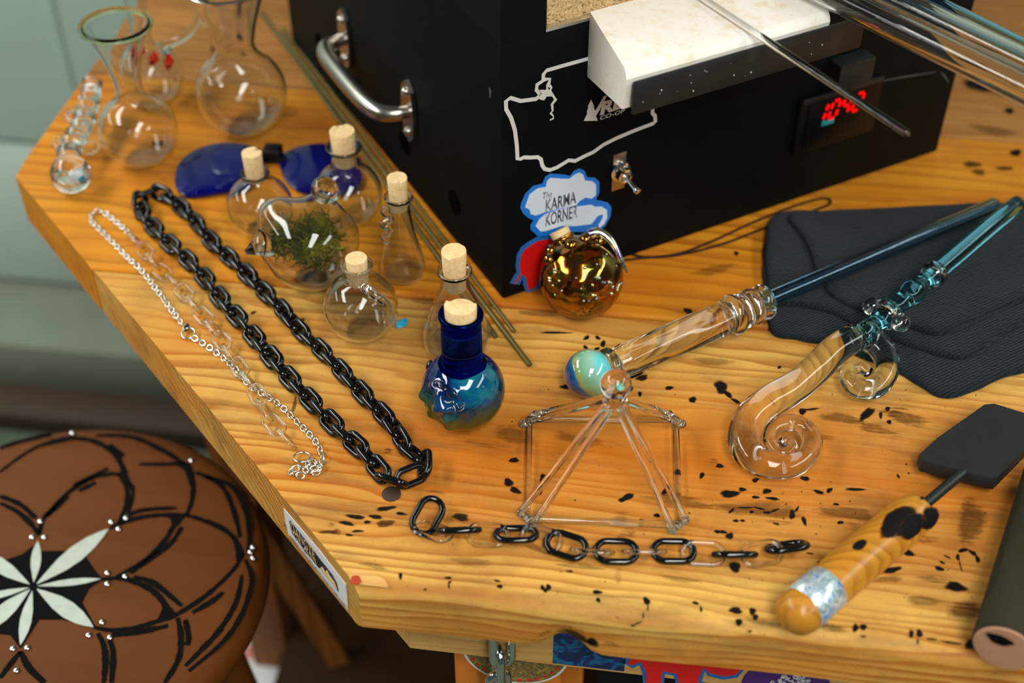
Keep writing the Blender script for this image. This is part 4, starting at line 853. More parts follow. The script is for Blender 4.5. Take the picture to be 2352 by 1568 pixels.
# round bottle behind the terrarium, left
corked_ball('corked_bottle', 'small round corked bottle in front of the black clip of the blue lenses', 597, 474, 76, None, 398, 23, 412, 350, nick=1)
corked_ball('corked_bottle', 'round corked bottle overlapping the second blue lens, its cork the farthest', 800, 446, 79, None, 338, 28.5, 375, 300, nick=2)
rE, bE, rr, zc, zl, nr = corked_ball('corked_bottle', 'round corked bottle with curled handle, in front of the moss terrarium', 829, 704, 86, None, 610, 25, 650, 592, t=0.0015, nick=0.7)
def curl(root, pts, rad, mat='clear', name='handle', label=None, seg=12, flat=None):
    pts = catmull(pts, 7); n = len(pts); rads = [rad*(0.75+0.45*math.sin(PI*i/(n-1))) if not hasattr(rad, '__len__') else np.interp(i/(n-1), np.linspace(0, 1, len(rad)), rad) for i in range(n)]
    bm = BM(); tube(bm, pts, rads, seg=seg, flat=flat); return part(name, bm, M[mat], root, label, sharp=180)
# handle of the front round bottle: a loop on its camera-right upper side
def onball(b, zc, r, az, el, lift):      # azimuth from +x (deg), elevation
    a, e = math.radians(az), math.radians(el); k = r+lift
    return (b[0]+k*math.cos(e)*math.cos(a), b[1]+k*math.cos(e)*math.sin(a), zc+k*math.sin(e))
curl(rE, [onball(bE, zc, rr, -58, 66, 0.0028), onball(bE, zc, rr, -52, 56, 0.007), onball(bE, zc, rr, -42, 44, 0.0085), onball(bE, zc, rr, -34, 30, 0.0085), onball(bE, zc, rr, -36, 14, 0.004), onball(bE, zc, rr, -42, 6, 0.003)], [0.0036, 0.0034, 0.003, 0.0026, 0.0022, 0.0026])
# conical bottles
def cone_bottle(label, bpx, bpy, brx, shoulderpy, corkpx, neckpy, c0, c1, corkr, belly=1.0, nick=0, curve=0.0):
    b = P(bpx, bpy, 0.0); d = dep(b); rb = brx*d/FPX; zl = zat(b, neckpy); zs = zat(b, shoulderpy)
    top = dep((b[0], b[1], zl)); nr = corkr*top/FPX*1.1
    root = thing('corked_bottle', (b[0], b[1], 0), label, 'bottle', GC)
    prof = [(0, 0.0012), (rb*0.6, 0.0004), (rb*0.86, 0.0), (rb*0.97, 0.0022), (rb, 0.006), (rb*0.97, zs*0.22), (rb*0.80, zs*0.48), (rb*0.58+nr*0.12, zs*0.72), (nr*1.12, zs*0.95), (nr, zs*0.5+zl*0.5-0.001), (nr*1.0, zl-0.0035), (nr*1.25, zl-0.0018), (nr*1.3, zl-0.0004), (nr*1.22, zl+0.0008)]
    bottle(root, smoothprof(prof, 4), 0.0016, b, M['clear'])
    cork(root, b, zat(b, c0), zat(b, c1), nr/1.1*0.86, nr/1.1, nick=nick)
    return root, b, rb, zl, nr
rD, bD, rb, zl, nr = cone_bottle('slim conical corked bottle with glass squiggle beside the kiln rods', 927, 628, 52, 500, 895, 452, 478, 407, 23.5, nick=5.6)
curl(rD, [(bD[0]-nr*1.1, bD[1]-0.004, zl-0.006), (bD[0]-nr*0.9-0.003, bD[1]-0.007, zl-0.011), (bD[0]-nr*0.5, bD[1]-0.010, zl-0.014), (bD[0]-nr*1.3, bD[1]-0.0115, zl-0.019), (bD[0]-nr*0.6, bD[1]-0.012, zl-0.023), (bD[0]-nr*1.2, bD[1]-0.014, zl-0.029), (bD[0]-nr*0.8, bD[1]-0.0155, zl-0.034)], [0.002, 0.0026, 0.0024, 0.0028, 0.0024, 0.0028, 0.0014], label='twisted glass squiggle', name='squiggle')
rF, bF, rb, zl, nr = cone_bottle('conical corked bottle standing right behind the blue face bottle', 1050, 790, 78, 655, 1053, 622, 660, 575, 29, nick=4.3)
# blue face bottle: displaced belly
def blob(bm, c, r, bumps, seg=72, rings=48, sc=(1, 1, 1), inward=False, scale=1.0, zmin=None):
    Mx = Matrix.Translation(Vector(c)); vs = bmesh.ops.create_uvsphere(bm, u_segments=seg, v_segments=rings, radius=1.0)['verts']
    for v in vs:
        d = v.co.normalized(); k = 1.0
        for (dx, dy, dz), amp, sg in bumps:
            q = Vector((dx, dy, dz)).normalized(); a = math.acos(max(-1, min(1, d.dot(q)))); k += amp*math.exp(-(a/sg)**2)
        p = Vector((d.x*r*k*sc[0], d.y*r*k*sc[1], d.z*r*k*sc[2]))*scale+Vector(c)
        if zmin is not None: p.z = max(p.z, zmin)
        v.co = p
    return vs
cG, rG = ballat(1064, 893, 99, 0.95); bG = (cG[0], cG[1], 0); zG = cG[2]
face = thing('face_bottle', bG, 'dark blue face-shaped glass bottle with sawn cork and brow and nose relief', 'bottle')
def cdir(right, up, tow):                # direction from camera-right / camera-up / towards-camera parts
    return tuple(rt*right-dn*up-fw*tow)
fb = [(cdir(-0.46, -0.36, 0.82), 0.20, 0.18), (cdir(-0.52, -0.10, 0.85), 0.12, 0.15), (cdir(-0.60, -0.46, 0.66), 0.09, 0.11), (cdir(-0.30, -0.42, 0.86), 0.08, 0.10),
      (cdir(-0.66, 0.10, 0.74), 0.10, 0.13), (cdir(-0.30, 0.04, 0.95), 0.10, 0.17), (cdir(-0.10, -0.08, 0.99), 0.06, 0.13), (cdir(-0.20, -0.24, 0.95), -0.10, 0.14), (cdir(-0.78, -0.18, 0.60), -0.09, 0.14),
      (cdir(-0.20, -0.66, 0.72), 0.11, 0.10), (cdir(-0.36, -0.70, 0.62), 0.11, 0.10), (cdir(-0.26, -0.80, 0.54), 0.08, 0.10), (cdir(-0.30, -0.56, 0.77), -0.07, 0.07), (cdir(-0.34, -0.92, 0.30), 0.08, 0.14), (cdir(0.02, -0.48, 0.88), 0.07, 0.13),
      (cdir(-0.97, -0.16, 0.2), 0.09, 0.14), (cdir(-0.92, -0.40, 0.2), -0.05, 0.10), (cdir(-0.80, -0.62, 0.15), 0.07, 0.13), (cdir(0.35, 0.25, 0.90), 0.04, 0.4)]
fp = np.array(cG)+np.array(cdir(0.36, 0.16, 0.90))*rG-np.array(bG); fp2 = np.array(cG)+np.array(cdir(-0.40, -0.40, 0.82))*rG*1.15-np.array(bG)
FACE_INNER_GLOW = tuple(float(x) for x in fp); FACE_PATCH2 = tuple(float(x) for x in fp2); M['face'] = mk_face()
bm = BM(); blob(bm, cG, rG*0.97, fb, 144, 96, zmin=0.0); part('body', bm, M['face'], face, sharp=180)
zb = zat(bG, 800); zl = zat(bG, 722); rn = 50*dep((bG[0], bG[1], zl))/FPX
bm = BM(); lathe(bm, smoothprof([(rn*1.16, zG+rG*0.82), (rn*1.03, zG+rG*0.93), (rn*0.98, zG+rG*1.03), (rn*0.95, (zb+zl)/2+0.003), (rn*0.92, zl-0.006), (rn*1.02, zl-0.003), (rn*1.05, zl), (rn*0.97, zl+0.0014), (rn*0.84, zl+0.001), (rn*0.80, zl-0.003), (rn*0.78, zl-0.012)], 5), bG, 56); part('neck', bm, M['neck_blue'], face, 'deep cobalt blue neck', sharp=180)
z1 = zat(bG, 700); bm = BM(); rc = rn*0.76
lathe(bm, [(0, zl-0.014), (rc*0.93, zl-0.014), (rc, z1-0.0008), (rc*0.96, z1), (0, z1)], bG, 40)
for v in bm.verts:                        # sawn step across the back of the cork
    if v.co.z > z1-0.002 and (v.co.y-bG[1]) > rc*0.3: v.co.z -= 0.0035
ck = part('cork', bm, M['cork'], face, sharp=40)
bm = BM(); sphere(bm, np.array(cG)+np.array(cdir(-1.0, 0.66, 0.02))*rG*0.92/1.2, rG*0.17, 20, 14, (0.6, 0.9, 1.1)); part('ear', bm, M['clear'], face, 'small clear glass ear', sharp=180)
for pth, rr_ in (([(-0.62, 0.13, 0.80), (-0.50, 0.14, 0.88), (-0.36, 0.06, 0.95), (-0.18, -0.05, 1.0), (-0.08, -0.12, 1.0)], [0.0012, 0.0028, 0.0024, 0.0020, 0.0010]), ([(-0.16, -0.46, 0.92), (-0.04, -0.40, 0.96), (0.06, -0.30, 1.0)], [0.0008, 0.0022, 0.0008])):
    pts = []
    for a, b_, c_ in pth:
        q = np.array(cdir(a, b_, c_)); q /= np.linalg.norm(q); pts.append(cG+q*rG*1.035)
    curl(face, pts, rr_, 'clear', 'brow', 'clear glass ridge over the face')
# amber fumed flask
cH, rH = ballat(1335, 636, 97, 0.93); bH = (cH[0], cH[1], 0)
amber = thing('amber_flask', bH, 'round amber fumed glass flask with cork, standing against the kiln front', 'bottle')
axH = Vector(cdir(-0.42, 0.86, 0.10)).normalized(); rnk = 25*dep(cH)/FPX
prof = [(rH*math.sin(a), -rH*math.cos(a)) for a in np.linspace(0, PI-0.34, 40)]
prof += [(rnk*1.12, rH*0.975), (rnk*1.06, rH*1.02), (rnk*1.18, rH*1.06), (rnk*1.12, rH*1.075)]
prof[0] = (0, -rH)
bm = BM(); lathe(bm, shell(prof, 0.0016), cH, 64, axis=axH)
for v in bm.verts: v.co.z = max(v.co.z, 0.0006)
part('body', bm, M['amber'], amber, sharp=180)
bm = BM(); lathe(bm, [(0, rH*0.94), (rnk*0.88, rH*0.94), (rnk*0.95, rH*1.225), (rnk*0.9, rH*1.235), (0, rH*1.235)], cH, 32, axis=axH); part('cork', bm, M['cork'], amber)
for k in range(5):
    bm = BM(); sphere(bm, np.array(cH)+np.array(cdir(*[(-0.75, 0.62, 0.3), (-0.28, 0.72, 0.62), (0.08, 0.88, 0.45), (-0.80, 0.40, 0.45), (0.42, 0.84, 0.30)][k]))*rH*0.97, rH*0.16, 18, 12); part('lobe', bm, M['amber'], amber, 'amber glass lobe near the neck', sharp=180)
hp = [cH+np.array(cdir(a, b_, c_))*rH for a, b_, c_ in ((0.14, 0.98, 0.42), (0.38, 1.02, 0.40), (0.62, 0.88, 0.40), (0.80, 0.62, 0.40), (0.94, 0.32, 0.36), (1.06, 0.10, 0.30))]
curl(amber, hp, [0.0038, 0.0040, 0.0034, 0.0026, 0.0020, 0.0008], 'irid', label='iridescent applied glass handle')
bm = BM(); random.seed(9)
for k in range(34):
    sphere(bm, onball(bH, cH[2], rH, random.uniform(-150, -10), random.uniform(5, 55), 0.0003), random.uniform(0.0008, 0.0018), 10, 6)
part('bubble', bm, M['irid'], amber, kind='stuff', sharp=180)
# terrarium
cC, rC = ballat(714, 560, 110, 0.95); bC = (cC[0], cC[1], 0)
ter = thing('glass_terrarium', bC, 'clear lobed glass terrarium with glass knob, filled with moss', 'terrarium')
tb = [(cdir(-0.75, 0.62, 0.25), 0.30, 0.42), (cdir(-1.0, -0.05, 0.1), 0.10, 0.28), (cdir(0.25, 0.95, 0.1), 0.10, 0.35), (cdir(0.9, 0.4, 0.0), 0.05, 0.3), (cdir(-0.25, 0.95, 0.1), -0.06, 0.22)]
bm = BM(); blob(bm, cC, rC, tb, 80, 56, zmin=0.0)
vs = blob(bm, cC, rC, tb, 80, 56, scale=0.965, zmin=0.0016)
fs = {f for v in vs for f in v.link_faces}
bmesh.ops.recalc_face_normals(bm, faces=bm.faces[:]); bmesh.ops.reverse_faces(bm, faces=list(fs))
part('body', bm, M['clear'], ter, sharp=180, recalc=False)
kq = cC+np.array(cdir(0.32, 1.12, 0.12))*rC*0.98
bm = BM(); blob(bm, kq, rC*0.29, [(cdir(0.6, -0.5, 0.6), 0.18, 0.5), (cdir(-0.5, 0.6, 0.4), 0.12, 0.5), (cdir(0.2, 0.2, 1), -0.15, 0.4), (cdir(0.9, -0.3, 0.2), 0.15, 0.3)], 32, 20); part('knob', bm, M['clear'], ter, 'faceted glass knob', sharp=180)
sp = [cC+np.array(cdir(-0.84, 0.02, 0.25))*rC, cC+np.array(cdir(-1.06, -0.08, 0.3))*rC, cC+np.array(cdir(-1.30, -0.20, 0.3))*rC]
bm = BM(); tube(bm, sp, [rC*0.34, rC*0.20, rC*0.05], seg=24); part('spout', bm, M['clear'], ter, 'short pointed spout', sharp=180)
# moss inside
bm = BM(); random.seed(21)
for k in range(1150):
    while True:
        q = np.array([random.uniform(-1, 1) for _ in range(3)])
        if 0.02 < q.dot(q) < 1: break
    left = random.random() < 0.22
    o = cC+np.array(cdir(-0.52, 0.05, 0.25))*rC if left else cC+np.array(cdir(0.12, 0.02, 0.15))*rC
    o = o+q*rC*(0.30 if left else 0.56)
    ps = [o]
    dv_ = np.array([random.gauss(0, 1) for _ in range(3)]); dv_ /= np.linalg.norm(dv_)
    for s in range(5):
        dv_ = dv_+np.array([random.gauss(0, 0.6) for _ in range(3)]); dv_ /= np.linalg.norm(dv_); nx = ps[-1]+dv_*0.0022
        if np.linalg.norm(nx-cC) > rC*0.88 or nx[2] < 0.004: break
        ps.append(nx)
    if len(ps) > 2: tube(bm, ps, 0.00042, seg=3, cap=False)
single('moss', bm, M['moss'], tuple(cC), 'tangled green moss inside the clear glass terrarium', 'moss', kind='stuff', sharp=180)
# ---- flasks at the far left
cM_, rM = ballat(555, 213, 104, 0.97); bM_ = (cM_[0], cM_[1], 0)
fm = thing('round_flask', bM_, 'large round-bellied clear flask with wide neck, nearest the kiln side', 'flask')
zn = zat(bM_, 112); nr = 44*dep((bM_[0], bM_[1], zn))/FPX; zt2 = zat(bM_, -60)
def rz(b_, py, rp): z_ = zat(b_, py); return (rp*dep((b_[0], b_[1], z_))/FPX, z_)
pr_ = [(0, 0.0), (rM*0.2, 0), (rM*0.3, 0.0004)]+[(rM*math.cos(a), cM_[2]+rM*math.sin(a)) for a in np.linspace(-1.18, 0.92, 16)]+[rz(bM_, 112, 46), rz(bM_, 85, 50), rz(bM_, 50, 60), rz(bM_, 10, 76), rz(bM_, -30, 92), rz(bM_, -34, 93)]
bottle(fm, smoothprof(pr_, 2), 0.0020, bM_, M['clear'], 64)
cL, rL = ballat(318, 300, 90, 0.90); bL = (cL[0], cL[1], 0)
fl = thing('fluted_flask', bL, 'clear flask with tall fluted neck and wide flared rim', 'flask')
def rz(b_, py, rp): z_ = zat(b_, py); return (rp*dep((b_[0], b_[1], z_))/FPX, z_)
ztop = zat(bL, 60); dd = dep((bL[0], bL[1], ztop)); rr_ = 78*dd/FPX
pr_ = [(0, 0.0), (rL*0.3, 0), (rL*0.42, 0.0003)]+[(rL*math.cos(a), cL[2]+rL*math.sin(a)) for a in np.linspace(-1.0, 0.92, 14)]+[rz(bL, 224, 37), rz(bL, 205, 31), rz(bL, 180, 33), rz(bL, 150, 40), rz(bL, 115, 51), rz(bL, 88, 64), rz(bL, 64, 76), rz(bL, 60, 78)]
bottle(fl, smoothprof(pr_, 2), 0.0021, bL, M['clear'], 64)
M['rim_glass'] = glass('pale_yellow_rim_glass', (0.93, 0.95, 0.78, 1), 1.25)
bm = BM(); tube(bm, [(bL[0]+rr_*math.cos(a), bL[1]+rr_*math.sin(a), ztop+0.0006) for a in np.linspace(0, 2*PI, 49)[:-1]], 0.0026, seg=10, closed=True); part('rim', bm, M['rim_glass'], fl, 'thick rounded yellowish glass rim', sharp=180)
cR, rR = ballat(345, 172, 76, 0.93); bR = (cR[0], cR[1], 0)
fr_ = thing('red_streaked_flask', bR, 'clear round flask with red glass streaks, behind the fluted flask', 'flask')
zn = zat(bR, 100); nr = 20*dep(cR)/FPX; zt2 = zat(bR, -40)
pr_ = [(0, 0.0), (rR*0.3, 0), (rR*0.38, 0.0003)]+[(rR*math.cos(a), cR[2]+rR*math.sin(a)) for a in np.linspace(-1.1, 1.2, 14)]+[(nr, zn+0.004), (nr*1.05, zn+(zt2-zn)*0.5), (nr*1.8, zt2-0.003), (nr*2.0, zt2)]
bottle(fr_, smoothprof(pr_, 2), 0.0018, bR, M['clear'], 56)
redg = glass('red_streak_glass', (0.95, 0.22, 0.16, 1)); M['redg'] = redg
for a in ((-60, 45), (-100, 62), (-30, 30)):
    curl(fr_, [onball(bR, cR[2], rR, a[0]+k*14, a[1]+k*9, 0.0016) for k in range(3)], [0.0014, 0.0046, 0.0014], 'redg', 'red_streak', 'red glass streak')
sp0 = np.array(onball(bR, cR[2], rR, 10, 50, 0.0)); 
q1 = P(432, 78, sp0[2]+0.012); q2 = P(462, 30, sp0[2]+0.045); q0 = P(375, 108, sp0[2])
curl(fr_, [sp0, q0, q1, q2, P(468, 5, sp0[2]+0.06)], [0.005, 0.0042, 0.0038, 0.0036, 0.004], 'clear', 'side_spout', 'bent clear glass side tube')
# clear dabber with opal ball lying along the left
cB, rB = ballat(162, 399, 46, 1.0)
dab = thing('glass_dabber', (cB[0], cB[1], 0), 'clear beaded glass dabber with opal ball end, lying at the bench corner', 'dabber')
bm = BM(); sphere(bm, cB, rB, 40, 26); part('ball', bm, M['clear'], dab, sharp=180)
bm = BM(); sphere(bm, cB+np.array(cdir(0.42, -0.16, 0.1))*rB, rB*0.40, 20, 12, (1.2, 0.7, 0.8)); part('opal', bm, M['white_opal'], dab.children[0], 'white opal chip inside the ball', sharp=180)
bm = BM(); sphere(bm, cB+np.array(cdir(0.62, -0.28, 0.25))*rB, rB*0.19, 14, 8); part('opal', bm, M['opal'], dab.children[0], 'blue opal chip inside the ball', sharp=180)
pc = [P(x, y, z) for x, y, z in ((158, 348, 0.020), (172, 318, 0.022), (190, 285, 0.024), (200, 250, 0.027), (208, 222, 0.030), (212, 190, 0.034))]
pc2 = catmull([cB]+pc, 12); n = len(pc2)
bm = BM(); tube(bm, pc2, [0.0065+0.0045*abs(math.sin(i*0.42))*(1-0.35*i/n) for i in range(n)], seg=20); part('stem', bm, M['clear'], dab, 'beaded twisted glass stem', sharp=180)
for k, (x, y, z, rp) in enumerate(((148, 325, 0.012, 22), (205, 335, 0.010, 20), (172, 262, 0.014, 20))):
    c_ = P(x, y, z); r_ = rp*dep(c_)/FPX; bm = BM(); tube(bm, [(c_[0]+r_*math.cos(a), c_[1]+r_*math.sin(a)*0.8, c_[2]+0.3*r_*math.sin(a)) for a in np.linspace(0, 2*PI, 25)[:-1]], 0.0028, seg=10, closed=True); part('loop', bm, M['clear'], dab, 'clear glass loop', sharp=180)
# ---- cobalt clip-on lenses
lz = 0.004; lens = thing('cobalt_clip_lenses', P(627, 365, 0), 'pair of dark cobalt blue clip-on lenses joined by a black clip', 'lenses')
LOUT = [(403, 405), (412, 375), (445, 348), (495, 331), (545, 330), (588, 340), (604, 356), (604, 390), (590, 415), (555, 432), (500, 444), (440, 452), (415, 444), (404, 428)]
ROUT = [(643, 372), (655, 352), (690, 337), (735, 331), (775, 337), (812, 350), (834, 375), (836, 405), (820, 430), (785, 445), (740, 446), (690, 440), (662, 420), (648, 398)]
for o_ in (LOUT, ROUT):
    q = [P(x, y, lz) for x, y in catmull([(x, y, 0) for x, y in o_], 5, True) for _ in (0,)] if False else [P(p[0], p[1], lz) for p in catmull([(x, y, 0) for x, y in o_], 5, True)]
    bm = BM(); cpt = sum(q)/len(q); rows = []
    for f, z in ((1.0, -0.0012), (1.0, 0.0008), (0.965, 0.0014), (0.6, 0.0030), (0.25, 0.0037)): rows.append([bm.verts.new(Vector(cpt+(p-cpt)*f+np.array([0, 0, z]))) for p in q])
    tp = bm.verts.new(Vector(cpt+np.array([0, 0, 0.0039]))); bt = bm.verts.new(Vector(cpt+np.array([0, 0, 0.0015]))); n = len(q)
    for a, b in zip(rows[:-1], rows[1:]):
        for k in range(n): bm.faces.new((a[k], a[(k+1) % n], b[(k+1) % n], b[k]))
    for k in range(n): bm.faces.new((rows[-1][k], rows[-1][(k+1) % n], tp)); bm.faces.new((rows[0][(k+1) % n], rows[0][k], bt))
    part('lens', bm, M['cobalt'], lens, sharp=60)
bm = BM(); c_ = P(627, 352, 0.008); box(bm, c_, (0.017, 0.016, 0.014), Matrix.Rotation(0.1, 3, 'Z'), 0.003, 3); box(bm, c_+np.array([0, -0.006, -0.002]), (0.028, 0.004, 0.004), None, 0.001)
part('clip', bm, M['black_plastic'], lens)
# ---- turquoise opal on the bench
bm = BM(); q = [P(*p)+np.array([0, 0, 0.0003]) for p in ((909, 752), (911, 742), (920, 736), (934, 734), (938, 737), (934, 747), (924, 753), (912, 755))]; poly3(bm, q, (0, 0, 0.0016))
bmesh.ops.bevel(bm, geom=[e for e in bm.edges], offset=0.0004, segments=1, affect='EDGES'); single('opal_chip', bm, M['opal'], P(923, 745), 'turquoise leaf-shaped opal chip lying on the bench', 'gem', sharp=60)
# ---- brass rods along the kiln
for a, b, rr_, lb in (((640, 72), (1217, 838), 0.0022, 'longest dull brass rod along the kiln, its end nearest the amber flask'), ((598, 28), (1139, 773), 0.0020, 'dull brass rod whose end is hidden behind the conical bottle'), ((648, 62), (1181, 761), 0.0016, 'thinnest dull brass rod, lying tight against the kiln base')):
    q0, q1 = P(*a, rr_), P(*b, rr_); bm = BM(); tube(bm, [q0, q0+(q1-q0)*0.5, q1], rr_, seg=12); single('brass_rod', bm, M['brass'], tuple((q0+q1)/2), lb, 'rod', 'brass rods along the kiln', sharp=60)
# ---- glass rods resting on the open flap
zr = zt+0.0028
q0, q1 = P(1560, -40, zr), P(2085, 308, zr); bm = BM(); L_ = np.linalg.norm(q1-q0)
bm = BM(); tube(bm, [q0, q0+(q1-q0)*0.5, q1-(q1-q0)/L_*0.002, q1], [0.0026, 0.0026, 0.0026, 0.0020], seg=20); single('glass_rod', bm, M['clear'], tuple(q0), 'thin clear glass rod sticking out over the kiln display', 'rod', sharp=180)
for (a, b, ra, zo, mat, lb) in (((1870, -32), (2420, 232), 0.0105, 0.0, 'clear', 'thickest clear glass tube of the bundle leaving the frame'), ((1925, -60), (2430, 178), 0.0085, 0.0135, 'clear', 'clear glass tube lying on top of the bundle'), ((1990, -70), (2440, 155), 0.0062, 0.0, 'blue_tube', 'thin blue-edged glass tube at the back of the bundle')):
    z = zt+ra+zo; q0, q1 = P(*a, z), P(*b, z)
    bm = BM(); pr_ = [(ra*0.72, 0.0), (ra*0.98, 0.0), (ra, 0.001), (ra, float(np.linalg.norm(q1-q0))), (ra*0.72, float(np.linalg.norm(q1-q0)))]
    pr_ = pr_+[(ra*0.72, 0.0)]; lathe(bm, pr_, q0, 36, axis=(q1-q0)); bmesh.ops.remove_doubles(bm, verts=bm.verts[:], dist=1e-6); single('glass_tube', bm, M[mat], tuple(q0), lb, 'tube', 'glass tubes resting on the kiln flap', sharp=50)
# ---- brown wire loop
wp = [(1400, 600), (1480, 592), (1560, 582), (1640, 552), (1720, 515), (1800, 482), (1870, 459), (1900, 456), (1908, 463), (1895, 474), (1820, 500), (1740, 530), (1660, 560), (1560, 585), (1480, 590), (1430, 575)]
bm = BM(); tube(bm, catmull([P(x, y, 0.0013) for x, y in wp], 6), 0.0010, seg=8); single('wire_loop', bm, M['wire'], P(1700, 520), 'thin brown wire loop lying in front of the kiln', 'wire', sharp=180)
# ================================================================== CHAINS
def walk(path, start=0.0):
    p = np.array(path); s = np.concatenate([[0], np.cumsum(np.linalg.norm(np.diff(p, axis=0), axis=1))])
    def f(t):
        t = max(0, min(s[-1], t)); return np.array([np.interp(t, s, p[:, k]) for k in range(3)])
    return f, s[-1]
def frame(c, d, roll):
    x = Vector(d).normalized(); z = Vector((0, 0, 1)); y = z.cross(x).normalized(); z = x.cross(y)
    m = Matrix(((x.x, y.x, z.x, c[0]), (x.y, y.y, z.y, c[1]), (x.z, y.z, z.z, c[2]), (0, 0, 0, 1)))
    return m @ Matrix.Rotation(roll, 4, 'X')
# black chain
BZ = 0.0072
bp = [(322, 462), (335, 500), (375, 545), (418, 585), (462, 628), (512, 692), (556, 740), (600, 792), (655, 858), (716, 922), (776, 985), (836, 1038), (876, 1084), (905, 1104), (940, 1094), (968, 1080), (975, 1062), (955, 1045), (930, 1022), (900, 975), (848, 920), (800, 868), (744, 810), (690, 760), (640, 702), (586, 648), (540, 602), (494, 562), (452, 512), (410, 470), (372, 446), (340, 440)]
path = catmull([P(x, y, BZ) for x, y in bp], 8, True); path.append(path[0])
f, Ltot = walk(path); pitch = 0.0146; N = int(round(Ltot/pitch)); N += N % 2; pitch = Ltot/N
bch = thing('black_chain', P(600, 760), 'long heavy chain of glossy black glass links doubled on the bench', 'chain')
me = linkmesh('black_link', pitch+2*0.0023+0.0022, 0.0108, 0.00235, M['black_glass'], 12, 9)
random.seed(2)
for i in range(N):
    t = i*pitch; c = f(t); d = f((t+0.004) % Ltot)-f((t-0.004) % Ltot)
    c = c+np.array([0, 0, random.uniform(-0.0004, 0.0004)]); inst('link', me, bch, frame(c, d, (PI/4 if i % 2 else -PI/4)+random.uniform(-0.22, 0.22)-0.15))
# silver and clear chain
nk = thing('glass_and_silver_necklace', P(450, 760), 'fine silver chain with a strand of clear glass links, left of the black chain', 'necklace')
sp_ = [(690, 1092), (668, 1084), (690, 1072), (712, 1086), (732, 1080), (726, 1064), (708, 1060), (716, 1076), (738, 1068), (740, 1046), (728, 1018), (702, 988), (672, 958), (640, 928), (600, 902), (572, 882), (546, 852), (520, 828), (492, 806), (466, 788), (444, 775)]
sp2 = [(425, 752), (408, 730), (384, 698), (356, 660), (326, 622), (296, 594), (262, 560), (232, 530), (212, 510), (210, 494), (222, 485), (242, 490), (262, 506), (284, 524), (302, 542), (312, 552)]
lsil = linkmesh('silver_link', 0.0058, 0.0040, 0.00055, M['silver'], 8, 5)
def runchain(pts, z, pitch, me, rollf, name='silver_link'):
    f, L = walk(catmull([P(x, y, z) for x, y in pts], 6)); n = int(L/pitch)
    for i in range(n+1):
        t = i*pitch; c = f(t); d = f(t+0.002)-f(t-0.002); inst(name, me, nk, frame(c, d, rollf(i)))
rng = random.Random(5)
runchain(sp_, 0.0020, 0.0042, lsil, lambda i: (0.7 if i % 2 else -0.7)+rng.uniform(-0.3, 0.3)); runchain(sp2, 0.0020, 0.0042, lsil, lambda i: (0.7 if i % 2 else -0.7)+rng.uniform(-0.3, 0.3))
def ring(name, px, py, rp, wr, mat, parent, z=0.001, tilt=0.2, label=None):
    c = P(px, py, z+0.001); r = rp*dep(c)/FPX; bm = BM(); tube(bm, [(c[0]+r*math.cos(a), c[1]+r*math.sin(a), c[2]+tilt*r*math.sin(a)+abs(tilt)*r) for a in np.linspace(0, 2*PI, 33)[:-1]], wr, seg=10, closed=True); return part(name, bm, mat, parent, label, sharp=180)
ring('clasp_ring', 433, 767, 15, 0.0007, M['silver'], nk, label='silver clasp ring'); ring('end_ring', 694, 1052, 19, 0.0007, M['silver'], nk, tilt=-0.2, label='thin silver jump ring')
bm = BM(); sphere(bm, P(428, 752, 0.003), 0.0030, 16, 10, (0.7, 1.4, 0.6)); part('clasp', bm, M['shank'], nk, 'dark lobster clasp', sharp=180)
cl_ = linkmesh('clear_link', 0.0215, 0.0110, 0.00125, M['clear_thin'], 10, 9)
gp = [(312, 552), (340, 585), (362, 615), (396, 645), (430, 680), (455, 712), (484, 745), (508, 780), (532, 812), (552, 848), (580, 885), (602, 925), (622, 965), (652, 1000), (680, 1035)]
f, L = walk(catmull([P(x, y, 0.0048) for x, y in gp], 6)); n = int(L/0.0172)
for i in range(n+1):
    t = i*0.0172; c = f(t); d = f(t+0.004)-f(t-0.004); inst('clear_link', cl_, nk, frame(c, d, (0.25 if i % 2 else -1.0)+rng.uniform(-0.2, 0.2)))
# bracelet of black and clear links
br = thing('black_and_clear_bracelet', P(1400, 1260), 'row of alternating black and clear glass links along the bench front', 'bracelet')
lb_ = linkmesh('bracelet_link', 0.0262, 0.0150, 0.0022, M['black_glass'], 14, 10); lb_e = lb_
lc_ = linkmesh('bracelet_clear_link', 0.0262, 0.0140, 0.0016, M['clear_thin'], 12, 10)
def brl(me, p0, p1, roll, z, tilt=0.0, nm='black_link'):
    a, b = P(*p0, z+tilt), P(*p1, z-tilt); c = (a+b)/2; inst(nm, me, br, frame(c, b-a, roll))
brl(lb_, (966, 1214), (998, 1156), 0.35, 0.0058, -0.0025)
brl(lb_, (1011, 1219), (1098, 1216), -0.84, 0.0076); brl(lb_, (1143, 1227), (1228, 1226), -0.32, 0.0056); brl(lb_, (1258, 1238), (1344, 1266), 0.22, 0.0046)
brl(lb_, (1374, 1265), (1457, 1267), 0.18, 0.0044); brl(lb_, (1505, 1265), (1589, 1266), 0.12, 0.0042); brl(lb_, (1643, 1273), (1732, 1273), -0.86, 0.0076); brl(lb_, (1764, 1262), (1851, 1249), -0.66, 0.0068)
brl(lc_, (953, 1203), (1034, 1234), -0.2, 0.004, nm='clear_link'); brl(lc_, (1080, 1226), (1160, 1230), 0.3, 0.005, nm='clear_link'); brl(lc_, (1208, 1222), (1282, 1250), 0.5, 0.0056, nm='clear_link'); brl(lc_, (1326, 1262), (1396, 1268), -0.8, 0.0070, nm='clear_link')
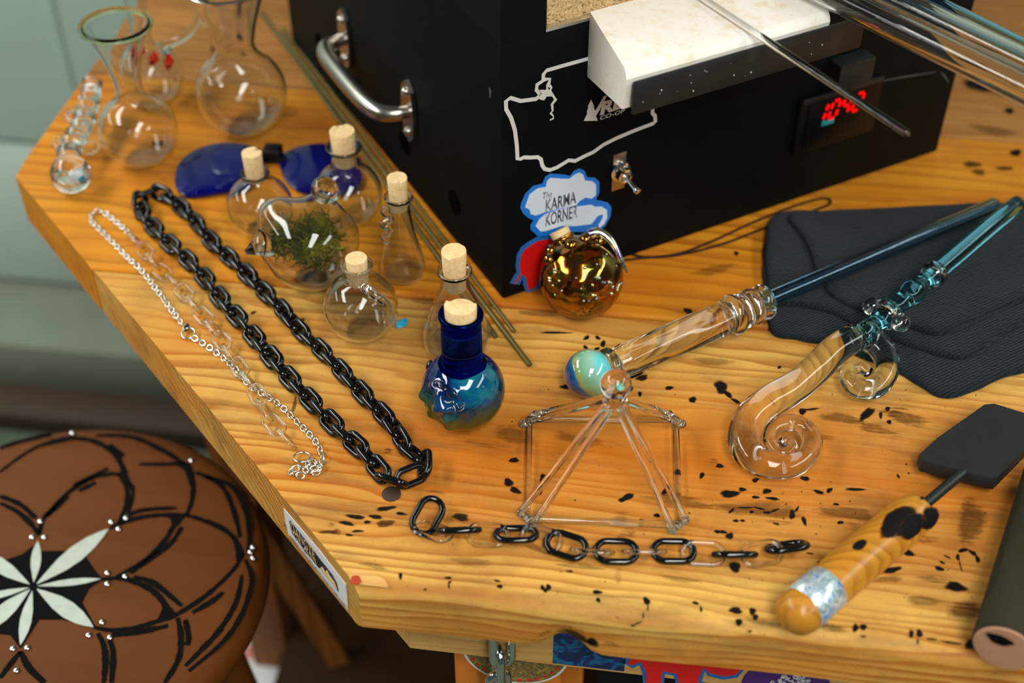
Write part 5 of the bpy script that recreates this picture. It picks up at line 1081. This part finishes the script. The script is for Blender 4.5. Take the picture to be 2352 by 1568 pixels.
brl(lc_, (1438, 1266), (1522, 1266), -0.85, 0.0070, nm='clear_link'); brl(lc_, (1572, 1268), (1660, 1272), 0.5, 0.0056, nm='clear_link'); brl(lc_, (1712, 1276), (1790, 1264), 0.45, 0.0056, nm='clear_link')
# ================================================================== PYRAMID
PC = {'bl': (1216, 962), 'br': (1552, 962), 'fl': (1210, 1190), 'fr': (1560, 1205)}
B = {k: P(x, y, 0.0032) for k, (x, y) in PC.items()}; mid = sum(B.values())/4
apx = np.array([mid[0], mid[1], 0]); apx = apx+rt*0.005; apx[2] = zat((apx[0], apx[1]), 920)
pyr = thing('glass_pyramid', (mid[0], mid[1], 0), 'clear glass rod pyramid with a ball on top, in the middle of the bench', 'pyramid')
rg = 0.0023
def rod(p, q, nm, r=rg):
    p, q = np.array(p), np.array(q); bm = BM(); tube(bm, [p, p*0.98+q*0.02, p*0.5+q*0.5, p*0.02+q*0.98, q], [r*1.25, r, r, r, r*1.25], seg=16); return part(nm, bm, M['clear'], pyr, sharp=180)
KEYS = ('fl', 'fr', 'br', 'bl')
cents = {}
for i, k in enumerate(KEYS):
    c = B[k]; nxt, prv = B[KEYS[(i+1) % 4]], B[KEYS[i-1]]
    e1 = (nxt-c)/np.linalg.norm(nxt-c); e0 = (prv-c)/np.linalg.norm(prv-c)
    out = (c-mid); out[2] = 0; out /= np.linalg.norm(out); per = np.array([-out[1], out[0], 0])
    f0, f1 = c-per*0.0065, c+per*0.0065     # feet of the two legs
    a0_ = apx+out*0.0062-per*0.0022+np.array([0, 0, -0.002]); a1_ = apx+out*0.0062+per*0.0022+np.array([0, 0, -0.002])
    rod(a0_, f0, 'leg'); rod(a1_, f1, 'leg'); rod(f0, f1, 'foot_bar')
    bm = BM(); sphere(bm, (a0_+a1_)/2, 0.0030, 16, 10); part('joint', bm, M['clear'], pyr, sharp=180)
    for q in (f0, f1): bm = BM(); sphere(bm, q, 0.0030, 14, 8); part('joint', bm, M['clear'], pyr, sharp=180)
for i, k in enumerate(KEYS): rod(B[k], B[KEYS[(i+1) % 4]], 'base_rod')
qb = P(1407, 881, apx[2]+0.008); rb_ = 36*dep(qb)/FPX; qb = np.array([apx[0], apx[1], zat((apx[0], apx[1]), 882)])
bm = BM(); sphere(bm, qb, rb_, 40, 26); part('ball', bm, M['clear'], pyr, 'clear glass ball at the apex', sharp=180)
# ================================================================== WANDS
def along(p0, p1, z0, z1):
    def g(px):
        t = (px-p0[0])/(p1[0]-p0[0]); return P(p0[0]+(p1[0]-p0[0])*t, p0[1]+(p1[1]-p0[1])*t, z0+(z1-z0)*t)
    return g
cW, rW = ballat(1352, 858, 57, 1.0)
wand = thing('marble_wand', (cW[0], cW[1], 0), 'glass wand with blue-green marble end, clear twisted grip and blue shaft', 'wand')
bm = BM(); sphere(bm, cW, rW, 48, 32); part('marble', bm, M['marble'], wand, 'swirled turquoise and green marble', sharp=180)
g = along((1352, 862), (2290, 468), cW[2], 0.030)
A0, A1 = np.array(g(1396)), np.array(g(2290)); axd = (A1-A0)/np.linalg.norm(A1-A0)
def ax_at(px):                            # point on the straight wand axis seen at image column px
    lo, hi = -0.1, 1.1
    for _ in range(40):
        m = (lo+hi)/2
        if proj(A0+(A1-A0)*m)[0] < px: lo = m
        else: hi = m
    return A0+(A1-A0)*lo
q = ax_at(1402); rcol = 44*dep(q)/FPX
bm = BM(); lathe(bm, smoothprof([(0.004, -0.004), (rcol*0.7, -0.0052), (rcol*0.97, -0.003), (rcol, 0), (rcol*0.97, 0.003), (rcol*0.7, 0.0048), (0.004, 0.0052)], 4), q, 40, axis=axd)
bmesh.ops.holes_fill(bm, edges=[e for e in bm.edges if e.is_boundary], sides=60); part('collar', bm, M['clear'], wand, 'clear glass disc collar', sharp=180)
h0, h1 = ax_at(1414), ax_at(1672); n = 70; rh = 40*dep(h0)/FPX
bm = BM(); tube(bm, [h0+(h1-h0)*i/n for i in range(n+1)], [rh*(0.80+0.2*min(1, i/6)) for i in range(n+1)], seg=48, flute=6, ftw=0.10, famp=0.022); part('grip', bm, M['clear'], wand, 'clear twisted glass grip', sharp=180)
for px, rp, w in ((1684, 48, 0.0052), (1706, 42, 0.0036), (1727, 44, 0.0042), (1752, 42, 0.0050)):
    q = ax_at(px); r_ = rp*dep(q)/FPX; bm = BM(); lathe(bm, smoothprof([(r_*0.5, -w), (r_*0.86, -w*0.9), (r_, -w*0.3), (r_, w*0.3), (r_*0.86, w*0.9), (r_*0.5, w)], 4), q, 40, axis=axd)
    bmesh.ops.holes_fill(bm, edges=[e for e in bm.edges if e.is_boundary], sides=60); part('ring', bm, M['clear'], wand, 'clear glass ring bead', sharp=180)
s0, s1 = ax_at(1745), ax_at(2288); rs = 19*dep(s0)/FPX
bm = BM(); lathe(bm, [(rs*0.55, 0), (rs, 0), (rs, float(np.linalg.norm(s1-s0))-0.003), (rs*0.8, float(np.linalg.norm(s1-s0))), (rs*0.55, float(np.linalg.norm(s1-s0))), (rs*0.55, 0)], s0, 32, axis=axd); bmesh.ops.remove_doubles(bm, verts=bm.verts[:], dist=1e-6)
part('shaft', bm, M['blue_tube'], wand, 'blue glass tube shaft', sharp=50)
# scroll wand
sw = thing('scroll_wand', P(1780, 1020), 'clear glass wand with spiral scroll end and teal beaded shaft', 'wand')
def path3(pts): return catmull([P(x, y, z) for x, y, z, r in pts], 8), [R(x, y, z, r) for x, y, z, r in pts]
def taper(name, pts, mat, label=None, flat=None, seg=28):
    c = catmull([P(x, y, z) for x, y, z, r in pts], 8); rr_ = [R(x, y, z, r) for x, y, z, r in pts]; n = len(c)
    bm = BM(); tube(bm, c, list(np.interp(np.linspace(0, len(pts)-1, n), range(len(pts)), rr_)), seg=seg, flat=flat); return part(name, bm, M[mat], sw, label, sharp=180)
zc_ = 0.0135
taper('scroll', [(1968, 772, 0.024, 33), (1920, 802, 0.021, 35), (1875, 846, 0.018, 36), (1822, 890, 0.017, 38), (1765, 924, 0.0155, 39), (1724, 962, 0.014, 39), (1708, 1008, 0.013, 37), (1724, 1046, 0.0125, 35), (1764, 1066, 0.012, 32), (1812, 1070, 0.0115, 28), (1850, 1052, 0.011, 25), (1866, 1018, 0.0105, 24), (1850, 984, 0.0105, 22), (1816, 970, 0.0105, 20), (1784, 980, 0.0105, 18), (1768, 1006, 0.0105, 16), (1780, 1032, 0.0105, 14), (1804, 1040, 0.0105, 12), (1820, 1026, 0.011, 11), (1810, 1010, 0.012, 11), (1798, 1016, 0.013, 12)], 'clear', 'clear glass spiral scroll')
taper('curl', [(1978, 770, 0.024, 30), (2010, 786, 0.018, 31), (2034, 818, 0.0155, 29), (2036, 856, 0.013, 27), (2014, 888, 0.012, 25), (1980, 894, 0.0115, 23), (1952, 878, 0.0115, 21), (1952, 852, 0.0115, 18), (1976, 842, 0.012, 16), (1996, 856, 0.0125, 13)], 'clear', 'clear glass side curl')
g0 = [(1985, 765), (2342, 462)]
def sg(px, z=None):
    t = (px-1985)/(2342-1985); return P(px, 765+(462-765)*t + 0, 0.0255+0.013*t)
B0, B1 = sg(1972), sg(2342); bd = (B1-B0)/np.linalg.norm(B1-B0); BL = float(np.linalg.norm(B1-B0))
def bx_(px):
    lo, hi = -0.1, 1.2
    for _ in range(40):
        m = (lo+hi)/2
        if proj(B0+(B1-B0)*m)[0] < px: lo = m
        else: hi = m
    return lo*BL
prof = []
for px, rp in ((1975, 24), (1990, 26), (2004, 21), (2012, 19), (2022, 25), (2040, 24), (2052, 20), (2062, 22), (2074, 23), (2082, 21), (2092, 27), (2104, 27), (2112, 21), (2120, 19), (2128, 20), (2140, 22), (2160, 21), (2200, 21), (2300, 20), (2338, 18)):
    t = bx_(px); prof.append((rp*dep(B0+bd*t)/FPX, t))
bm = BM(); lathe(bm, [(0, prof[0][1])]+smoothprof(prof, 4)+[(0, prof[-1][1]+0.002)], B0, 32, axis=bd); part('shaft', bm, M['teal_glass'], sw, 'teal beaded glass shaft', sharp=180)
for px, rp, w in ((2036, 38, 0.0055), (2146, 31, 0.0050)):
    t = bx_(px); q = B0+bd*t; r_ = rp*dep(q)/FPX; bm = BM(); lathe(bm, smoothprof([(r_*0.72, -w), (r_*0.9, -w*0.8), (r_, -w*0.25), (r_, w*0.25), (r_*0.9, w*0.8), (r_*0.72, w), (r_*0.7, 0)], 4)+[(r_*0.72, -w)], q, 40, axis=bd); bmesh.ops.remove_doubles(bm, verts=bm.verts[:], dist=1e-6); part('ring', bm, M['clear'], sw, 'clear glass ring bead', sharp=180)
for s in (-1, 1):
    t = bx_(2036); q = B0+bd*t+np.cross(bd, [0, 0, 1])*s*0.0125; bm = BM(); sphere(bm, q, 0.0075, 20, 14, (1, 1, 0.9)); part('side_bead', bm, M['clear'], sw, 'clear bead on the shaft', sharp=180)
# ================================================================== TOWEL
def pillow(bm, pxs, z0, th, wob=0.0012, seed=0, edge=0.006):
    q = [P(p[0], p[1], z0) for p in catmull([(x, y, 0) for x, y in pxs], 7, True)]; n = len(q); cpt = sum(q)/n; rows = []
    for ins, f, z in ((0.0015, 1, 0.0), (0.0, 1, th*0.25), (0.0, 1, th*0.6), (0.0016, 1, th*0.86), (edge, 1, th), (0, 0.86, th), (0, 0.72, th), (0, 0.56, th), (0, 0.40, th), (0, 0.25, th), (0, 0.1, th)):
        row = []
        for i, p in enumerate(q):
            d = cpt-p; L = np.linalg.norm(d); k = min(ins/L, 0.5); v = p+d*k if f == 1 else cpt+(p-cpt)*f
            wz = wob*mnoise.noise(Vector((v[0]*28+seed, v[1]*28, seed)))*(z/th)*2.2
            wob_ = 0.0012*mnoise.noise(Vector((v[0]*60, v[1]*60, seed+4)))
            row.append(bm.verts.new((v[0]+wob_, v[1]+wob_, z0+z+wz)))
        rows.append(row)
    for a, b in zip(rows[:-1], rows[1:]):
        for k in range(n): bm.faces.new((a[k], a[(k+1) % n], b[(k+1) % n], b[k]))
    bm.faces.new(rows[-1]); bm.faces.new(rows[0][::-1]); return bm
tw = thing('folded_towel', P(2050, 650), 'dark charcoal folded towel under the two wand shafts', 'towel')
bm = BM(); pillow(bm, [(1756, 560), (1752, 650), (1770, 762), (1830, 784), (1905, 796), (1990, 830), (2060, 856), (2120, 896), (2172, 917), (2240, 900), (2300, 872), (2420, 830), (2480, 700), (2440, 560), (2300, 520), (2100, 520), (1900, 525), (1800, 530)], 0.0005, 0.0045, 0.0005, 1); part('fold', bm, M['cloth'], tw, sharp=180)
bm = BM(); pillow(bm, [(1770, 508), (1758, 560), (1760, 640), (1775, 700), (1830, 705), (1900, 720), (1990, 760), (2070, 790), (2140, 815), (2200, 826), (2250, 812), (2290, 778), (2360, 742), (2460, 700), (2470, 520), (2340, 478), (2200, 478), (2050, 486), (1900, 490), (1810, 490)], 0.0051, 0.0045, 0.0010, 2); part('fold', bm, M['cloth'], tw, sharp=180)
bm = BM(); pillow(bm, [(1812, 505), (1850, 560), (1880, 640), (1920, 690), (2000, 726), (2080, 752), (2160, 772), (2240, 742), (2330, 700), (2460, 655), (2470, 500), (2330, 472), (2150, 476), (1980, 484), (1860, 492)], 0.0097, 0.0040, 0.0009, 3); part('fold', bm, M['cloth'], tw, sharp=180)
# ================================================================== GRAPHITE PADDLE
pd = thing('graphite_paddle', P(2150, 1160), 'black graphite paddle with scorched wooden handle and shiny tape band', 'paddle')
hz0_ = 0.0150
e0, e1 = P(1838, 1402, hz0_), P(2112, 1168, hz0_+0.004); hd = (e1-e0)/np.linalg.norm(e1-e0); HL = float(np.linalg.norm(e1-e0)); hr = 0.0148
sidev = np.cross(hd, [0, 0, 1]); sidev /= np.linalg.norm(sidev); upv = np.cross(sidev, hd)
bm = BM(); lathe(bm, smoothprof([(0, -0.0135), (hr*0.45, -0.0125), (hr*0.82, -0.0085), (hr*0.98, -0.002), (hr, 0.006), (hr*0.985, 0.02), (hr, HL*0.4), (hr*0.98, HL*0.8), (hr*0.93, HL-0.008), (hr*0.8, HL-0.001), (hr*0.5, HL+0.0012), (0, HL+0.0012)], 5), e0, 44, axis=hd); hpart = part('handle', bm, M['handle_wood'], pd, 'orange lacquered wooden handle', sharp=60)
bm = BM(); lathe(bm, [(hr*1.0, 0.002), (hr*1.022, 0.0022), (hr*1.022, 0.0260), (hr*1.0, 0.0262)], e0, 48, axis=hd); part('tape_band', bm, M['holo'], hpart, 'silver and blue holographic tape band', sharp=60)
def hspot(t, ang, lt_, la, tone=0.0):     # scorch patch that wraps the handle
    bm = BM(); n = 22; rows = []; lb, lt2, lw = (bm.verts.layers.float.new(s) for s in ('burn', 'tone', 'weight'))
    for f, b in ((0.0, 1.0), (0.5, 1.0), (0.92, 0.75), (1.25, 0.0)):
        row = []
        for k in range(1 if f == 0 else n):
            a = 2*PI*k/n; tp = 1-0.55*max(0, -math.cos(a)) if la > 0.5 else 1
            s = t+lt_*f*math.cos(a); th_ = ang+la*f*math.sin(a)*tp; p = e0+hd*s+(sidev*math.sin(th_)+upv*math.cos(th_))*hr*1.012
            v = bm.verts.new(Vector(p)); v[lb] = b; v[lt2] = tone; v[lw] = 1.0; row.append(v)
        rows.append(row)
    for k in range(n): bm.faces.new((rows[0][0], rows[1][k], rows[1][(k+1) % n]))
    for i in (1, 2):
        for k in range(n): bm.faces.new((rows[i][k], rows[i+1][k], rows[i+1][(k+1) % n], rows[i][(k+1) % n]))
    part('scorch', bm, M['burn'], hpart, 'black scorched patch', sharp=180, recalc=False)
hspot(HL*0.74, 0.22, 0.017, 0.62); hspot(HL*0.80, 0.75, 0.012, 0.45); hspot(HL*0.93, 1.05, 0.009, 0.55); hspot(HL*0.47, -0.12, 0.0055, 0.22); hspot(HL*0.97, 0.1, 0.0014, 0.09)
sh0 = e1; sh1 = P(2232, 1068, 0.0135)
bm = BM(); tube(bm, [sh0-hd*0.004, sh0*0.5+sh1*0.5, sh1], 0.0036, seg=18); part('shank', bm, M['shank'], pd, 'dark steel shank')
bm = BM(); top = [P(x, y, 0.018) for x, y in ((2112, 1040), (2150, 1005), (2262, 926), (2285, 924), (2400, 960), (2412, 975), (2290, 1098), (2272, 1096), (2118, 1056))]
bot = [p*1.0 for p in top]; n = len(top); cpt = sum(top)/n
rows = []
for k_, z in ((0.975, 0.006), (1.0, 0.0075), (1.0, 0.0160), (0.975, 0.0178)): rows.append([bm.verts.new((cpt[0]+(p[0]-cpt[0])*k_, cpt[1]+(p[1]-cpt[1])*k_, z)) for p in top])
for a, b in zip(rows[:-1], rows[1:]):
    for k in range(n): bm.faces.new((a[k], a[(k+1) % n], b[(k+1) % n], b[k]))
bm.faces.new(rows[-1]); bm.faces.new(rows[0][::-1]); part('blade', bm, M['graphite'], pd, 'flat black graphite blade', sharp=35)
bm = BM(); box(bm, P(2290, 985, 0.003), (0.03, 0.03, 0.006), Matrix.Rotation(0.6, 3, 'Z'), 0.001); part('rest_block', bm, M['graphite'], pd)
# ================================================================== GREY DOWEL
dr = 0.0190
d0_ = P(2306, 1488, dr); d1_ = P(2420, 1090, dr); dd_ = (d1_-d0_)/np.linalg.norm(d1_-d0_); DL = float(np.linalg.norm(d1_-d0_))
dw = thing('wooden_dowel', (d0_[0], d0_[1], 0), 'thick weathered grey wooden dowel lying at the right bench edge', 'dowel')
bm = BM(); lathe(bm, [(0, 0.0), (dr*0.95, 0.0), (dr, 0.001), (dr, DL), (0, DL)], d0_, 40, axis=dd_); part('shaft', bm, M['grey_wood'], dw, sharp=50)
bm = BM(); lathe(bm, [(0, -0.0012), (dr*0.90, -0.0010), (dr*0.955, 0.0004), (0, 0.0006)], d0_, 36, axis=dd_); part('end_face', bm, M['end_grain'], dw, 'pale sawn end of the dowel')
bm = BM(); sv = np.cross(dd_, [0, 0, 1]); sv /= np.linalg.norm(sv); uv_ = np.cross(sv, dd_)
poly3(bm, [d0_-dd_*0.0016+(sv*(-0.004+0.0075*math.cos(a)*(1+0.2*math.sin(3*a)))+uv_*(0.0075+0.0042*math.sin(a)))for a in np.linspace(0, 2*PI, 22)[:-1]], tuple(-dd_*0.0002)); part('burned_patch', bm, M['char'], dw, sharp=60)
